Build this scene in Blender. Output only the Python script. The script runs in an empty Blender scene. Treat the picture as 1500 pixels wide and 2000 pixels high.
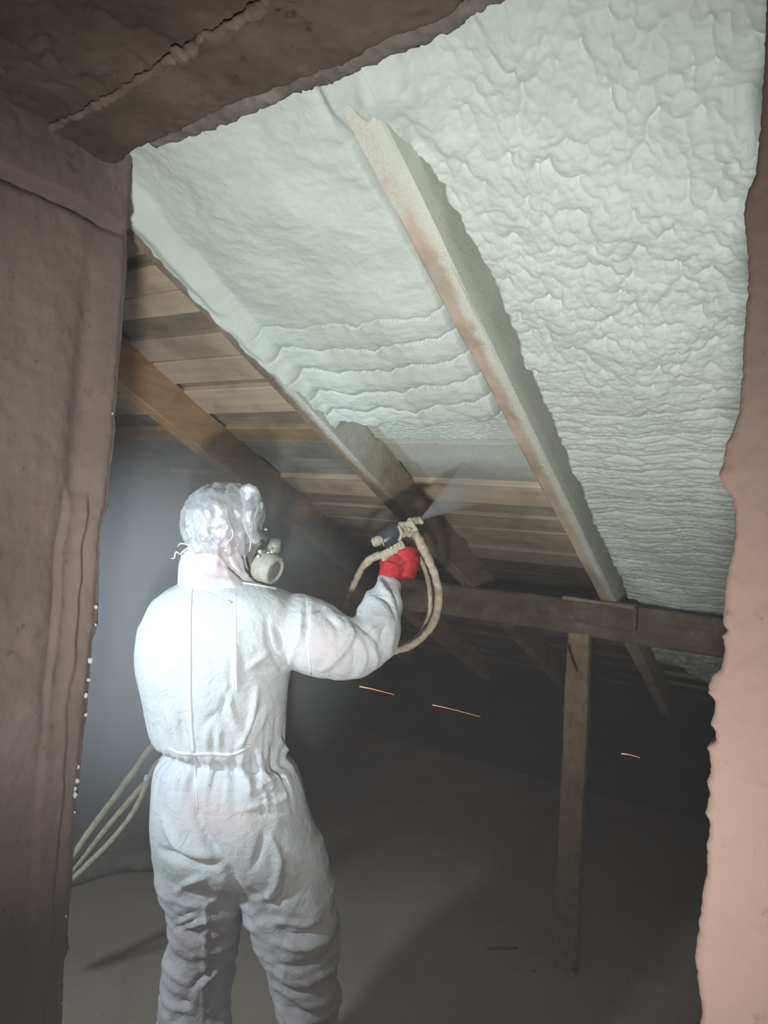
import bpy, bmesh, math, random
import numpy as np
from math import sin, cos, radians, pi, sqrt
from mathutils import Vector, Matrix
from mathutils.bvhtree import BVHTree

random.seed(5)
rng = np.random.default_rng(5)
sc = bpy.context.scene
COL = sc.collection

# ------------------------------------------------------------------ camera
CAM_H = 1.7
FPX = 1300.0
ROLL = radians(4.0)
cam_d = bpy.data.cameras.new('camera')
cam_d.sensor_fit = 'VERTICAL'
cam_d.sensor_height = 24.0
cam_d.lens = 24.0 * FPX / 2000.0
cam_d.clip_start = 0.02
cam_d.clip_end = 60
cam = bpy.data.objects.new('camera', cam_d)
COL.objects.link(cam)
cam.location = (0, 0, CAM_H)
cam.rotation_mode = 'XYZ'
cam.matrix_world = Matrix.Translation((0, 0, CAM_H)) @ Matrix.Rotation(radians(90), 4, 'X') @ Matrix.Rotation(ROLL, 4, 'Z')
sc.camera = cam

# ------------------------------------------------------------------ world, lamps, exposure
world = bpy.data.worlds.new('world')
sc.world = world
world.use_nodes = True
world.node_tree.nodes['Background'].inputs[0].default_value = (0.60, 0.47, 0.42, 1)
world.node_tree.nodes['Background'].inputs[1].default_value = 0.12

def lamp(name, kind, loc, target, energy, color, size=0.1, spot=None, blend=1.0, size_y=None):
    l = bpy.data.lights.new(name, kind)
    l.energy = energy
    l.color = color
    if kind == 'AREA':
        l.size = size
        if size_y:
            l.shape = 'RECTANGLE'; l.size_y = size_y
    else:
        l.shadow_soft_size = size
    if kind == 'SPOT':
        l.spot_size = radians(spot); l.spot_blend = blend
    o = bpy.data.objects.new(name, l)
    COL.objects.link(o)
    o.location = loc
    o.rotation_euler = (Vector(target) - Vector(loc)).to_track_quat('-Z', 'Y').to_euler()
    return o

lamp('work_light', 'SPOT', (-1.12, 0.88, 1.66), (-0.30, 1.80, 0.95), 58, (0.78, 0.91, 1.0), 0.05, 128, 1.0)
lamp('flood_light', 'SPOT', (-0.07, -0.10, 1.20), (0.10, 2.0, 2.05), 112, (1.0, 0.98, 0.94), 0.05, 86, 1.0)
lamp('warm_lamp', 'SPOT', (-0.30, -0.40, 1.50), (0.75, 2.3, 0.2), 10, (1.0, 0.78, 0.64), 0.12, 95, 1.0)

sc.view_settings.view_transform = 'Standard'
sc.view_settings.look = 'None'
sc.view_settings.gamma = 1
sc.view_settings.use_curve_mapping = False
sc.view_settings.exposure = 0.0
sc.cycles.use_denoising = True
sc.cycles.max_bounces = 5
sc.cycles.diffuse_bounces = 3
sc.cycles.use_adaptive_sampling = True
sc.cycles.adaptive_threshold = 0.03
sc.cycles.adaptive_min_samples = 16
sc.cycles.volume_bounces = 1
sc.cycles.transparent_max_bounces = 16
sc.cycles.sample_clamp_indirect = 4.0
sc.cycles.volume_step_rate = 1.0

# ------------------------------------------------------------------ room frame
AZ, SL = radians(31), radians(24.7)
U = np.array([cos(AZ), -sin(AZ), 0.0])          # along the ridge
HD = np.array([sin(AZ), cos(AZ), 0.0])          # down the slope, in plan
S = HD * cos(SL) + np.array([0, 0, -sin(SL)])   # down the slope
N = HD * sin(SL) + np.array([0, 0, cos(SL)])    # out of the roof
K = np.array([0.801, 2.589, 1.522])             # a point of the underside of the roof boards
CAMP = np.array([0, 0, CAM_H])
RD = 0.12                                       # rafter depth

def W(u, s, n):
    u = np.asarray(u, float)[..., None]; s = np.asarray(s, float)[..., None]; n = np.asarray(n, float)[..., None]
    return K + u * U + s * S + n * N

def UH(u, h, z):
    u = np.asarray(u, float)[..., None]; h = np.asarray(h, float)[..., None]; z = np.asarray(z, float)[..., None]
    return u * U + h * HD + z * np.array([0, 0, 1.0])

def ray(x, y):
    dx, dy = x - 750.0, y - 1000.0
    return np.array([(dx * cos(ROLL) + dy * sin(ROLL)) / FPX, 1.0, -(dy * cos(ROLL) - dx * sin(ROLL)) / FPX])

def at(x, y, d):
    return CAMP + ray(x, y) * d

def on_plane(x, y, P, n):
    v = ray(x, y)
    return CAMP + v * (np.dot(np.asarray(P) - CAMP, n) / np.dot(v, n))

# ------------------------------------------------------------------ noise (numpy)
_perm = rng.permutation(512)
_perm = np.concatenate([_perm, _perm, _perm])
_g3 = rng.normal(size=(512, 3)); _g3 /= np.linalg.norm(_g3, axis=1)[:, None]

def perlin3(x, y, z):
    x, y, z = np.broadcast_arrays(np.asarray(x, float), np.asarray(y, float), np.asarray(z, float))
    xi, yi, zi = np.floor(x).astype(int), np.floor(y).astype(int), np.floor(z).astype(int)
    xf, yf, zf = x - xi, y - yi, z - zi
    f = lambda t: t * t * t * (t * (t * 6 - 15) + 10)
    uu, vv, ww = f(xf), f(yf), f(zf)
    out = 0
    for a in (0, 1):
        for b in (0, 1):
            for c in (0, 1):
                h = _perm[_perm[_perm[(xi + a) & 511] + ((yi + b) & 511)] % 512 + ((zi + c) & 511)]
                g = _g3[h % 512]
                d = g[..., 0] * (xf - a) + g[..., 1] * (yf - b) + g[..., 2] * (zf - c)
                out = out + d * (uu if a else 1 - uu) * (vv if b else 1 - vv) * (ww if c else 1 - ww)
    return out * 1.5

def perlin2(x, y, seed=0):
    x, y = np.broadcast_arrays(np.asarray(x, float), np.asarray(y, float))
    xi, yi = np.floor(x).astype(int), np.floor(y).astype(int)
    xf, yf = x - xi, y - yi
    f = lambda t: t * t * t * (t * (t * 6 - 15) + 10)
    uu, vv = f(xf), f(yf)
    out = 0
    for a in (0, 1):
        for b in (0, 1):
            g = _g3[_perm[_perm[(xi + a + seed * 37) & 511] + ((yi + b) & 511)] % 512]
            out = out + (g[..., 0] * (xf - a) + g[..., 1] * (yf - b)) * (uu if a else 1 - uu) * (vv if b else 1 - vv)
    return out * 1.6

def fbm2(x, y, o=4, seed=0):
    t, a, f = 0, 1.0, 1.0
    for i in range(o):
        t = t + a * perlin2(x * f, y * f, seed + i); a *= .5; f *= 2.03
    return t

def domes(x, y, seed=0):
    """rounded lumps: 1 at a lump's centre, creases where lumps meet"""
    x, y = np.broadcast_arrays(np.asarray(x, float), np.asarray(y, float))
    xi, yi = np.floor(x).astype(int), np.floor(y).astype(int)
    acc = np.full(x.shape, 9.0)
    for a in (-1, 0, 1):
        for b in (-1, 0, 1):
            h = _perm[_perm[(xi + a + seed * 91) & 511] + ((yi + b) & 511)] % 512
            px = xi + a + 0.5 + 0.45 * _g3[h, 0]; py = yi + b + 0.5 + 0.45 * _g3[h, 1]
            r = 0.85 + 0.3 * _g3[h, 2]
            acc = np.minimum(acc, ((x - px) ** 2 + (y - py) ** 2) / r)
    return np.sqrt(np.clip(1 - acc, 0, 1))

def sst(a, b, x):
    t = np.clip((x - a) / (b - a), 0, 1)
    return t * t * (3 - 2 * t)

# ------------------------------------------------------------------ mesh helpers
def finish(o, name=None, parent=None, mat=None, kind=None, label=None, cat=None, group=None):
    if mat is not None:
        o.data.materials.clear(); o.data.materials.append(mat)
    if parent is not None:
        o.parent = parent
    if kind: o['kind'] = kind
    if label: o['label'] = label
    if cat: o['category'] = cat
    if group: o['group'] = group
    return o

def mesh(name, verts, faces, mat=None, parent=None, smooth=True, **kw):
    verts = np.asarray(verts, np.float64)
    if parent is not None and parent.type == 'EMPTY':
        verts = verts - np.array(parent.location)
    elif parent is not None and parent.get('_org') is not None:
        verts = verts - np.array(parent['_org'])
    me = bpy.data.meshes.new(name)
    if isinstance(faces, np.ndarray):
        k = faces.shape[1]
        me.vertices.add(len(verts)); me.vertices.foreach_set('co', verts.astype(np.float32).ravel())
        me.loops.add(faces.size); me.loops.foreach_set('vertex_index', faces.astype(np.int32).ravel())
        me.polygons.add(len(faces))
        me.polygons.foreach_set('loop_start', np.arange(0, faces.size, k, dtype=np.int32))
        me.polygons.foreach_set('loop_total', np.full(len(faces), k, dtype=np.int32))
        me.update(calc_edges=True)
    else:
        me.from_pydata([tuple(v) for v in verts], [], faces)
        me.update()
    if len(me.polygons) < 6000:
        bm = bmesh.new(); bm.from_mesh(me); bmesh.ops.recalc_face_normals(bm, faces=bm.faces); bm.to_mesh(me); bm.free()
    me.polygons.foreach_set('use_smooth', [smooth] * len(me.polygons))
    o = bpy.data.objects.new(name, me)
    COL.objects.link(o)
    return finish(o, name, parent, mat, **kw)

def empty(name, loc, **kw):
    o = bpy.data.objects.new(name, None)
    o.empty_display_size = .05
    COL.objects.link(o)
    o.location = tuple(float(v) for v in loc)
    return finish(o, name, **kw)

def grid_faces(nr, nc, closed=False):
    r = np.arange(nr - 1)[:, None]; c = np.arange(nc if closed else nc - 1)[None, :]
    c2 = (c + 1) % nc
    return np.stack([r * nc + c, r * nc + c2, (r + 1) * nc + c2, (r + 1) * nc + c], -1).reshape(-1, 4)

def catmull(P, per=8):
    P = np.asarray(P, float)
    Q = np.vstack([2 * P[0] - P[1], P, 2 * P[-1] - P[-2]])
    out = []
    for i in range(1, len(Q) - 2):
        for k in range(per):
            t = k / per
            out.append(.5 * ((2 * Q[i]) + (-Q[i-1] + Q[i+1]) * t + (2*Q[i-1] - 5*Q[i] + 4*Q[i+1] - Q[i+2]) * t*t + (-Q[i-1] + 3*Q[i] - 3*Q[i+1] + Q[i+2]) * t**3))
    out.append(P[-1])
    return np.array(out)

def tube_geo(pts, radii, seg=12, per=6, lump=0.0, flat=1.0, smoothpath=True):
    pts = np.asarray(pts, float)
    if np.isscalar(radii): radii = [radii] * len(pts)
    D = np.hstack([pts, np.asarray(radii, float)[:, None]])
    if smoothpath and len(pts) > 2: D = catmull(D, per)
    C, R = D[:, :3], D[:, 3]
    n = len(C)
    T = np.gradient(C, axis=0); T /= np.linalg.norm(T, axis=1)[:, None] + 1e-12
    ref = np.array([0, 0, 1.0]) if abs(T[0][2]) < .9 else np.array([1.0, 0, 0])
    a = np.cross(T[0], ref); a /= np.linalg.norm(a)
    V = []
    ang = np.linspace(0, 2 * pi, seg, endpoint=False)
    for i in range(n):
        a = a - T[i] * np.dot(a, T[i]); a /= np.linalg.norm(a)
        b = np.cross(T[i], a)
        rr = np.full(seg, R[i])
        if lump:
            q = C[i][None] + np.outer(np.cos(ang), a) * R[i] + np.outer(np.sin(ang), b) * R[i]
            rr = rr * (1 + lump * perlin3(q[:, 0] * 60, q[:, 1] * 60, q[:, 2] * 60) + .5 * lump * perlin3(q[:, 0] * 160, q[:, 1] * 160, q[:, 2] * 160))
        V.append(C[i] + np.outer(np.cos(ang) * rr, a) + np.outer(np.sin(ang) * rr * flat, b))
    V = np.vstack(V)
    F = [tuple(f) for f in grid_faces(n, seg, True)]
    F.append(tuple(range(seg - 1, -1, -1))); F.append(tuple(range((n - 1) * seg, n * seg)))
    return V, F

def tube(name, pts, radii, mat, parent=None, **kw):
    g = {k: kw.pop(k) for k in ('seg', 'per', 'lump', 'flat', 'smoothpath') if k in kw}
    V, F = tube_geo(pts, radii, **g)
    return mesh(name, V, F, mat, parent, **kw)

def beam_geo(p0, p1, ax, ay, wx, wy, n=24, jit=0.0, seed=0, chamf=0.004):
    """a sawn timber from p0 to p1, cross axes ax, ay (p0/p1 = centre line), slightly uneven, edges chamfered"""
    p0, p1, ax, ay = map(lambda v: np.asarray(v, float), (p0, p1, ax, ay))
    c = chamf; hx, hy = wx / 2, wy / 2
    prof = [(-hx + c, -hy), (hx - c, -hy), (hx, -hy + c), (hx, hy - c), (hx - c, hy), (-hx + c, hy), (-hx, hy - c), (-hx, -hy + c)]
    V = []
    L = np.linalg.norm(p1 - p0)
    for i in range(n):
        t = i / (n - 1)
        p = p0 + (p1 - p0) * t
        for k, (a, b) in enumerate(prof):
            j = jit * perlin2(t * L * 3.1 + seed * 7.7, k // 2 * 3.3 + seed, 3) + .4 * jit * perlin2(t * L * 14 + seed, k * 1.7, 5)
            V.append(p + ax * (a + j * np.sign(a)) + ay * (b + j * .7 * np.sign(b)))
    F = [tuple(f) for f in grid_faces(n, 8, True)]
    F.append(tuple(range(7, -1, -1))); F.append(tuple(range((n - 1) * 8, n * 8)))
    return np.array(V), F

def beam(name, p0, p1, ax, ay, wx, wy, mat, parent=None, n=24, jit=0.0, seed=0, chamf=.004, **kw):
    V, F = beam_geo(p0, p1, ax, ay, wx, wy, n, jit, seed, chamf)
    return mesh(name, V, F, mat, parent, smooth=False, **kw)

def ellipsoid_geo(c, r, axes=None, n=20, m=28):
    th = np.linspace(0, pi, n + 1)[1:-1]; ph = np.linspace(0, 2 * pi, m, endpoint=False)
    A = np.eye(3) if axes is None else np.asarray(axes, float)
    P = [[sin(t) * cos(p) * r[0], sin(t) * sin(p) * r[1], cos(t) * r[2]] for t in th for p in ph]
    P += [[0, 0, r[2]], [0, 0, -r[2]]]
    V = np.asarray(c) + np.asarray(P) @ A
    F = [tuple(f) for f in grid_faces(n - 1, m, True)]
    a, b = len(V) - 2, len(V) - 1
    F += [(a, (k + 1) % m, k) for k in range(m)]
    o = (n - 2) * m
    F += [(b, o + k, o + (k + 1) % m) for k in range(m)]
    return V, F

def lathe_geo(p0, axis, prof, seg=28):
    """prof: (distance along axis, radius) pairs"""
    axis = np.asarray(axis, float); axis = axis / np.linalg.norm(axis)
    ref = np.array([0, 0, 1.0]) if abs(axis[2]) < .9 else np.array([1.0, 0, 0])
    a = np.cross(axis, ref); a /= np.linalg.norm(a); b = np.cross(axis, a)
    ang = np.linspace(0, 2 * pi, seg, endpoint=False)
    V = np.vstack([np.asarray(p0) + axis * d + r * (np.outer(np.cos(ang), a) + np.outer(np.sin(ang), b)) for d, r in prof])
    F = [tuple(f) for f in grid_faces(len(prof), seg, True)]
    F.append(tuple(range(seg - 1, -1, -1))); F.append(tuple(range((len(prof) - 1) * seg, len(prof) * seg)))
    return V, F

def lathe(name, p0, axis, prof, mat, parent=None, seg=28, **kw):
    V, F = lathe_geo(p0, axis, prof, seg)
    o = mesh(name, V, F, mat, parent, smooth=True, **kw)
    o.data.set_sharp_from_angle(angle=radians(35))
    return o

def union(parts, voxel, smooth_it=6):
    """one continuous surface around overlapping parts; returns verts and quad faces"""
    V, F, off = [], [], 0
    for v, f in parts:
        V.append(v); F += [tuple(i + off for i in q) for q in f]; off += len(v)
    me = bpy.data.meshes.new('tmp'); me.from_pydata([tuple(p) for p in np.vstack(V)], [], F); me.update()
    bm = bmesh.new(); bm.from_mesh(me); bmesh.ops.recalc_face_normals(bm, faces=bm.faces); bm.to_mesh(me); bm.free()
    o = bpy.data.objects.new('tmp', me); COL.objects.link(o)
    m = o.modifiers.new('r', 'REMESH'); m.mode = 'VOXEL'; m.voxel_size = voxel
    if smooth_it:
        m2 = o.modifiers.new('s', 'SMOOTH'); m2.iterations = smooth_it; m2.factor = .5
    dg = bpy.context.evaluated_depsgraph_get(); dg.update()
    ev = o.evaluated_get(dg); em = ev.to_mesh()
    nv = len(em.vertices); co = np.empty(nv * 3, np.float32); em.vertices.foreach_get('co', co)
    faces = [tuple(p.vertices) for p in em.polygons]
    ev.to_mesh_clear()
    bpy.data.objects.remove(o); bpy.data.meshes.remove(me)
    return co.reshape(-1, 3).astype(float), faces

def normals_of(V, F):
    me = bpy.data.meshes.new('tmpn'); me.from_pydata([tuple(p) for p in V], [], F); me.update()
    n = np.empty(len(V) * 3, np.float32); me.vertices.foreach_get('normal', n)
    bpy.data.meshes.remove(me)
    return n.reshape(-1, 3).astype(float)

# ------------------------------------------------------------------ materials
def new_mat(name):
    m = bpy.data.materials.new(name); m.use_nodes = True
    nt = m.node_tree
    return m, nt, nt.nodes['Principled BSDF']

def N_(nt, t, **kw):
    n = nt.nodes.new(t)
    for k, v in kw.items():
        if k.startswith('i_'):
            key = k[2:]
            n.inputs[int(key) if key.isdigit() else key].default_value = v
        else: setattr(n, k, v)
    return n

def objco(nt): return N_(nt, 'ShaderNodeTexCoord').outputs['Object']

def noise(nt, vec, scale, detail=5, rough=.6, dist=0.0):
    n = N_(nt, 'ShaderNodeTexNoise', i_Scale=scale, i_Detail=detail, i_Roughness=rough, i_Distortion=dist)
    nt.links.new(vec, n.inputs['Vector']); return n.outputs['Fac']

def ramp(nt, fac, stops):
    r = N_(nt, 'ShaderNodeValToRGB')
    e = r.color_ramp.elements
    while len(e) < len(stops): e.new(.5)
    for el, (p, c) in zip(e, stops): el.position = p; el.color = (*c, 1) if len(c) == 3 else c
    nt.links.new(fac, r.inputs[0]); return r.outputs[0]

def mixc(nt, fac, a, b, mode='MIX'):
    m = N_(nt, 'ShaderNodeMix', data_type='RGBA', blend_type=mode)
    for sock, v in ((m.inputs[0], fac), (m.inputs[6], a), (m.inputs[7], b)):
        if hasattr(v, 'links'): nt.links.new(v, sock)
        elif isinstance(v, (int, float)): sock.default_value = v
        else: sock.default_value = (*v, 1)
    return m.outputs[2]

def math_(nt, op, a, b=None, clamp=False):
    m = N_(nt, 'ShaderNodeMath', operation=op, use_clamp=clamp)
    for i, v in enumerate((a, b)):
        if v is None: continue
        if hasattr(v, 'links'): nt.links.new(v, m.inputs[i])
        else: m.inputs[i].default_value = v
    return m.outputs[0]

def maprange(nt, v, a, b, c=0.0, d=1.0):
    m = N_(nt, 'ShaderNodeMapRange', interpolation_type='SMOOTHSTEP')
    nt.links.new(v, m.inputs[0])
    for i, x in enumerate((a, b, c, d)): m.inputs[i + 1].default_value = x
    return m.outputs[0]

def dotk(nt, vec, axis, off):
    d = N_(nt, 'ShaderNodeVectorMath', operation='DOT_PRODUCT'); nt.links.new(vec, d.inputs[0]); d.inputs[1].default_value = tuple(axis)
    return math_(nt, 'SUBTRACT', d.outputs['Value'], off)

def bump(nt, bsdf, h, strength=.3, dist=.004):
    b = N_(nt, 'ShaderNodeBump', i_Strength=strength, i_Distance=dist)
    nt.links.new(h, b.inputs['Height']); nt.links.new(b.outputs[0], bsdf.inputs['Normal'])

def plain(name, col, rough=.8, var=.25, scale=30, bmp=.25, bdist=.002, col2=None, metallic=0, spec=.3):
    m, nt, b = new_mat(name)
    oc = objco(nt); f = noise(nt, oc, scale)
    c2 = col2 or tuple(c * (1 - var) for c in col)
    nt.links.new(ramp(nt, f, [(.35, c2), (.65, col)]), b.inputs['Base Color'])
    b.inputs['Roughness'].default_value = rough; b.inputs['Metallic'].default_value = metallic
    b.inputs['Specular IOR Level'].default_value = spec
    if bmp: bump(nt, b, noise(nt, oc, scale * 4), bmp, bdist)
    return m

def wood(name, light, dark, axis='U', overspray=None, dust=0.0):
    """sawn wood, grain along the ridge (U) or down the slope (S) or upright (Z)"""
    m, nt, b = new_mat(name)
    oc = objco(nt)
    u = dotk(nt, oc, U, float(K @ U)); s = dotk(nt, oc, S, float(K @ S))
    z = dotk(nt, oc, (0, 0, 1), 0.0)
    rnd = N_(nt, 'ShaderNodeObjectInfo').outputs['Random']
    cx = N_(nt, 'ShaderNodeCombineXYZ')
    k = {'U': (2.2, 60, 60), 'S': (60, 2.2, 60), 'Z': (60, 60, 2.0)}[axis]
    for i, (v, kk) in enumerate(zip((u, s, z), k)): nt.links.new(math_(nt, 'MULTIPLY', v, float(kk)), cx.inputs[i])
    add = N_(nt, 'ShaderNodeVectorMath', operation='ADD'); nt.links.new(cx.outputs[0], add.inputs[0])
    r3 = N_(nt, 'ShaderNodeCombineXYZ')
    for i in range(3): nt.links.new(math_(nt, 'MULTIPLY', rnd, 37.0 + i * 11), r3.inputs[i])
    nt.links.new(r3.outputs[0], add.inputs[1])
    g = noise(nt, add.outputs[0], 1.0, 6, .65, .4)
    blot = noise(nt, oc, 5.0, 4, .6)
    c = ramp(nt, g, [(.25, dark), (.5, tuple((a + d) / 2 for a, d in zip(light, dark))), (.75, light)])
    c = mixc(nt, maprange(nt, blot, .42, .7, 0, .55), c, tuple(x * .45 for x in dark), 'MIX')
    hv = N_(nt, 'ShaderNodeHueSaturation'); nt.links.new(c, hv.inputs['Color'])
    nt.links.new(math_(nt, 'ADD', math_(nt, 'MULTIPLY', rnd, .45), .78), hv.inputs['Value'])
    c = hv.outputs[0]
    if dust:
        c = mixc(nt, maprange(nt, noise(nt, oc, 14, 6, .7), .45, .75, 0, dust), c, (.42, .42, .38))
    if overspray:
        # foam dust that settled on the wood: a band down the slope, within a range of u
        wob = math_(nt, 'MULTIPLY', math_(nt, 'SUBTRACT', noise(nt, oc, 22, 5, .7), .5), overspray.get('wob', .22))
        fs = maprange(nt, math_(nt, 'ADD', s, wob), overspray['s'][0], overspray['s'][1], 1, 0)
        uw = math_(nt, 'ADD', u, math_(nt, 'MULTIPLY', wob, .1))
        fu = math_(nt, 'MULTIPLY', maprange(nt, uw, overspray['u'][0], overspray['u'][1], 0, 1), maprange(nt, uw, overspray['u'][2], overspray['u'][3], 1, 0))
        fm = math_(nt, 'MULTIPLY', math_(nt, 'MULTIPLY', fs, fu), overspray.get('k', .95))
        spk = maprange(nt, noise(nt, oc, 260, 2, .6), .35, .6, .55, 1)
        c = mixc(nt, math_(nt, 'MULTIPLY', fm, spk), c, (.66, .72, .66))
        if 'top' in overspray:
            ft = maprange(nt, math_(nt, 'ADD', s, wob), overspray['top'][0], overspray['top'][1], .95, 0)
            c = mixc(nt, math_(nt, 'MULTIPLY', ft, spk), c, (.62, .68, .63))
    nt.links.new(c, b.inputs['Base Color'])
    b.inputs['Roughness'].default_value = .85; b.inputs['Specular IOR Level'].default_value = .2
    bump(nt, b, g, .35, .003)
    return m

M = {}
def foam_mat(name, a, c, sp=.25):
    m, nt, b = new_mat(name)
    oc = objco(nt)
    f = noise(nt, oc, 6, 6, .65); f2 = noise(nt, oc, 120, 4, .6)
    col = ramp(nt, f, [(.3, c), (.65, a)])
    nt.links.new(col, b.inputs['Base Color'])
    b.inputs['Roughness'].default_value = .62; b.inputs['Specular IOR Level'].default_value = sp
    bump(nt, b, f2, .28, .0025)
    return m
M['foam'] = foam_mat('spray_foam', (.64, .715, .675), (.56, .64, .595))
M['foam_crust'] = plain('dried_foam_crust', (.55, .51, .38), .8, .3, 90, .6, .003, col2=(.36, .33, .24))
M['plank'] = wood('roof_board_wood', (.68, .565, .42), (.48, .385, .27), 'U', dict(s=(-.88, -.62), u=(-.47, -.42, .06, .10), wob=.10, k=.93), dust=.10)
M['plank_recess'] = wood('recess_shaded_board_wood', (.42, .34, .25), (.26, .205, .15), 'U', dict(s=(-.88, -.62), u=(-.47, -.42, .06, .10), wob=.10), dust=.2)  # recessed boards: the shade of the recess is put into the colour
M['plank_orange'] = wood('orange_roof_board_wood', (.52, .38, .22), (.36, .25, .14), 'U', dict(s=(-.88, -.62), u=(-.47, -.42, .06, .10), wob=.10, k=.93), dust=.1)
M['plank_grey'] = wood('grey_roof_board_wood', (.38, .37, .34), (.25, .245, .225), 'U', dict(s=(-.88, -.62), u=(-.47, -.42, .06, .10), wob=.12, k=.8), dust=.3)
M['plank_dim'] = wood('dim_roof_board_wood', (.36, .31, .25), (.24, .20, .16), 'U', None, dust=.3)  # wood toned down for the worker's shadow and haze over these boards
M['plank_shaded'] = wood('shaded_board_wood', (.17, .13, .10), (.09, .07, .055), 'U', None, dust=.1)  # boards at and below the purlin, colour darkened for the shade there
M['rafter'] = wood('rafter_wood', (.40, .25, .13), (.22, .135, .075), 'S', None, dust=.3)
M['rafter_a'] = wood('rafter_wood_dusted', (.30, .225, .16), (.17, .125, .09), 'S', dict(s=(-1.20, -.70), u=(-.478, -.452, 3, 4), wob=.35, k=1), dust=.45)
M['rafter_b'] = wood('rafter_wood_foamed', (.56, .46, .37), (.44, .34, .26), 'S', dict(s=(-.15, .35), u=(.104, .126, 3, 4), wob=.5, k=1, top=(-1.95, -1.75)), dust=.75)
M['purlin'] = wood('old_purlin_wood', (.19, .14, .105), (.10, .075, .057), 'U', None, dust=.25)
M['post'] = wood('post_wood', (.44, .31, .17), (.20, .155, .105), 'Z', None, dust=.35)
M['cleat'] = wood('cleat_wood', (.46, .36, .26), (.28, .20, .14), 'U', None, dust=.4)

def plaster(name, cols, s1=3.0, bmpd=.006):
    m, nt, b = new_mat(name)
    oc = objco(nt)
    f = noise(nt, oc, s1, 6, .62, .3); g = noise(nt, oc, 42, 6, .7)
    c = ramp(nt, f, [(.3, cols[0]), (.5, cols[1]), (.7, cols[2])])
    c = mixc(nt, maprange(nt, g, .60, .72, 0, .55), c, tuple(x * .45 for x in cols[0]))
    nt.links.new(c, b.inputs['Base Color'])
    b.inputs['Roughness'].default_value = .95; b.inputs['Specular IOR Level'].default_value = .15
    bump(nt, b, g, .45, bmpd)
    return m
M['plaster_left'] = plaster('worn_mauve_plaster', [(.135, .105, .095), (.19, .15, .135), (.24, .195, .18)])
M['plaster_right'] = plaster('salmon_plaster', [(.135, .096, .081), (.155, .110, .093), (.168, .12, .101)], 2.0, .002)
M['soffit'] = plaster('brown_clay', [(.06, .044, .035), (.10, .078, .062), (.16, .13, .108)], 5.0)
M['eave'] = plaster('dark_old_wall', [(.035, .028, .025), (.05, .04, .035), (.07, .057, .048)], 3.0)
M['floor'] = plaster('dusty_floor', [(.36, .29, .225), (.44, .365, .29), (.49, .42, .34)], 2.2, .004)

# ------------------------------------------------------------------ the setting: floor, walls, ceiling
nx, ny = 150, 170
gx, gy = np.meshgrid(np.linspace(-4.6, 3.0, nx), np.linspace(-2.2, 7.6, ny))
gz = .006 * fbm2(gx * 2, gy * 2, 3, 2) + .002 * fbm2(gx * 9, gy * 9, 2, 4)
mesh('floor', np.stack([gx, gy, gz], -1).reshape(-1, 3), grid_faces(ny, nx), M['floor'], kind='structure')

def interp(pts, q):
    pts = sorted(pts)
    return np.interp(q, [p[0] for p in pts], [p[1] for p in pts])

# left wall: face runs down-slope away from the camera, its broken end is the doorway edge
WL = np.array([-.49, 1.17, 0.0]); UL = float(WL @ U)
edge_l = [(262, 300), (256, 345), (253, 380), (252, 410), (255, 437), (247, 455), (249, 500), (245, 560), (240, 620), (238, 662), (231, 725), (229, 770), (224, 815), (226, 839), (222, 875), (217, 911), (213, 944), (212, 985), (197, 1028), (195, 1070), (193, 1130), (192, 1175), (191, 1220), (180, 1250), (177, 1295), (172, 1355), (169, 1400), (164, 1426), (156, 1510), (150, 1562), (148, 1615), (144, 1667), (141, 1720), (135, 1772), (132, 1825), (135, 1850), (125, 1877), (122, 1965), (121, 2010), (116, 2150)]
e = []
for x, y in edge_l:
    p = on_plane(x, y, WL, U); e.append((p[2], float(p @ HD)))
e.sort()
zs = np.linspace(0, 2.62, 520)
he = np.interp(zs, [a for a, _ in e], [b for _, b in e]) + .0016 * perlin2(zs * 70, 0, 3) + .0012 * perlin2(zs * 190, 0, 4)
ts = np.concatenate([np.linspace(0, .05, 26), np.linspace(.053, .30, 70), np.linspace(.32, 2.6, 50)])
Z, T = np.meshgrid(zs, ts, indexing='ij')
ker = np.hanning(61); ker /= ker.sum()
he_f = np.convolve(np.pad(he, 30, 'edge'), ker, 'valid')
Hh = he_f[:, None] - T + (he - he_f)[:, None] * np.exp(-T / .010)
# relief: a groove beside the edge above, a broken-out fillet below; a band on top
groove = -.016 * np.exp(-((T - .060 - .010 * perlin2(Z * 2, 0, 9)) / .024) ** 2) * sst(1.20, 1.40, Z) * (1 - sst(2.0, 2.2, Z))
chip = .014 * sst(.030, .042, T + .006 * perlin2(Z * 14, T * 10, 6)) * (1 - sst(.070, .080, T + .006 * perlin2(Z * 11, T * 12, 7))) * (1 - sst(1.66, 1.72, Z)) * (.5 + .5 * sst(-.1, .3, perlin2(Z * 2.2, 0, 12)))
rim = -.010 * (1 - sst(0, .022, T)) ** 2
seamz = 2.165 + .012 * perlin2(Hh * 5, 0, 8)
band = .020 * sst(-.006, .004, Z - seamz) - .012 * np.exp(-((Z - seamz + .006) / .006) ** 2)
rough = .0045 * fbm2(Hh * 4, Z * 4, 5, 11) + .0016 * fbm2(Hh * 45, Z * 45, 3, 14)
crack = -.012 * np.exp(-((Hh - (.88 - .25 * (Z - 1.1)) + .01 * perlin2(Z * 12, 1, 5)) / .006) ** 2) * sst(.5, .8, Z) * (1 - sst(1.4, 1.6, Z))
disp = groove + chip + rim + band + rough + crack
disp = disp - disp[:, :1] * np.exp(-T / .03)
P = UH(UL + disp, Hh, Z)
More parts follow.
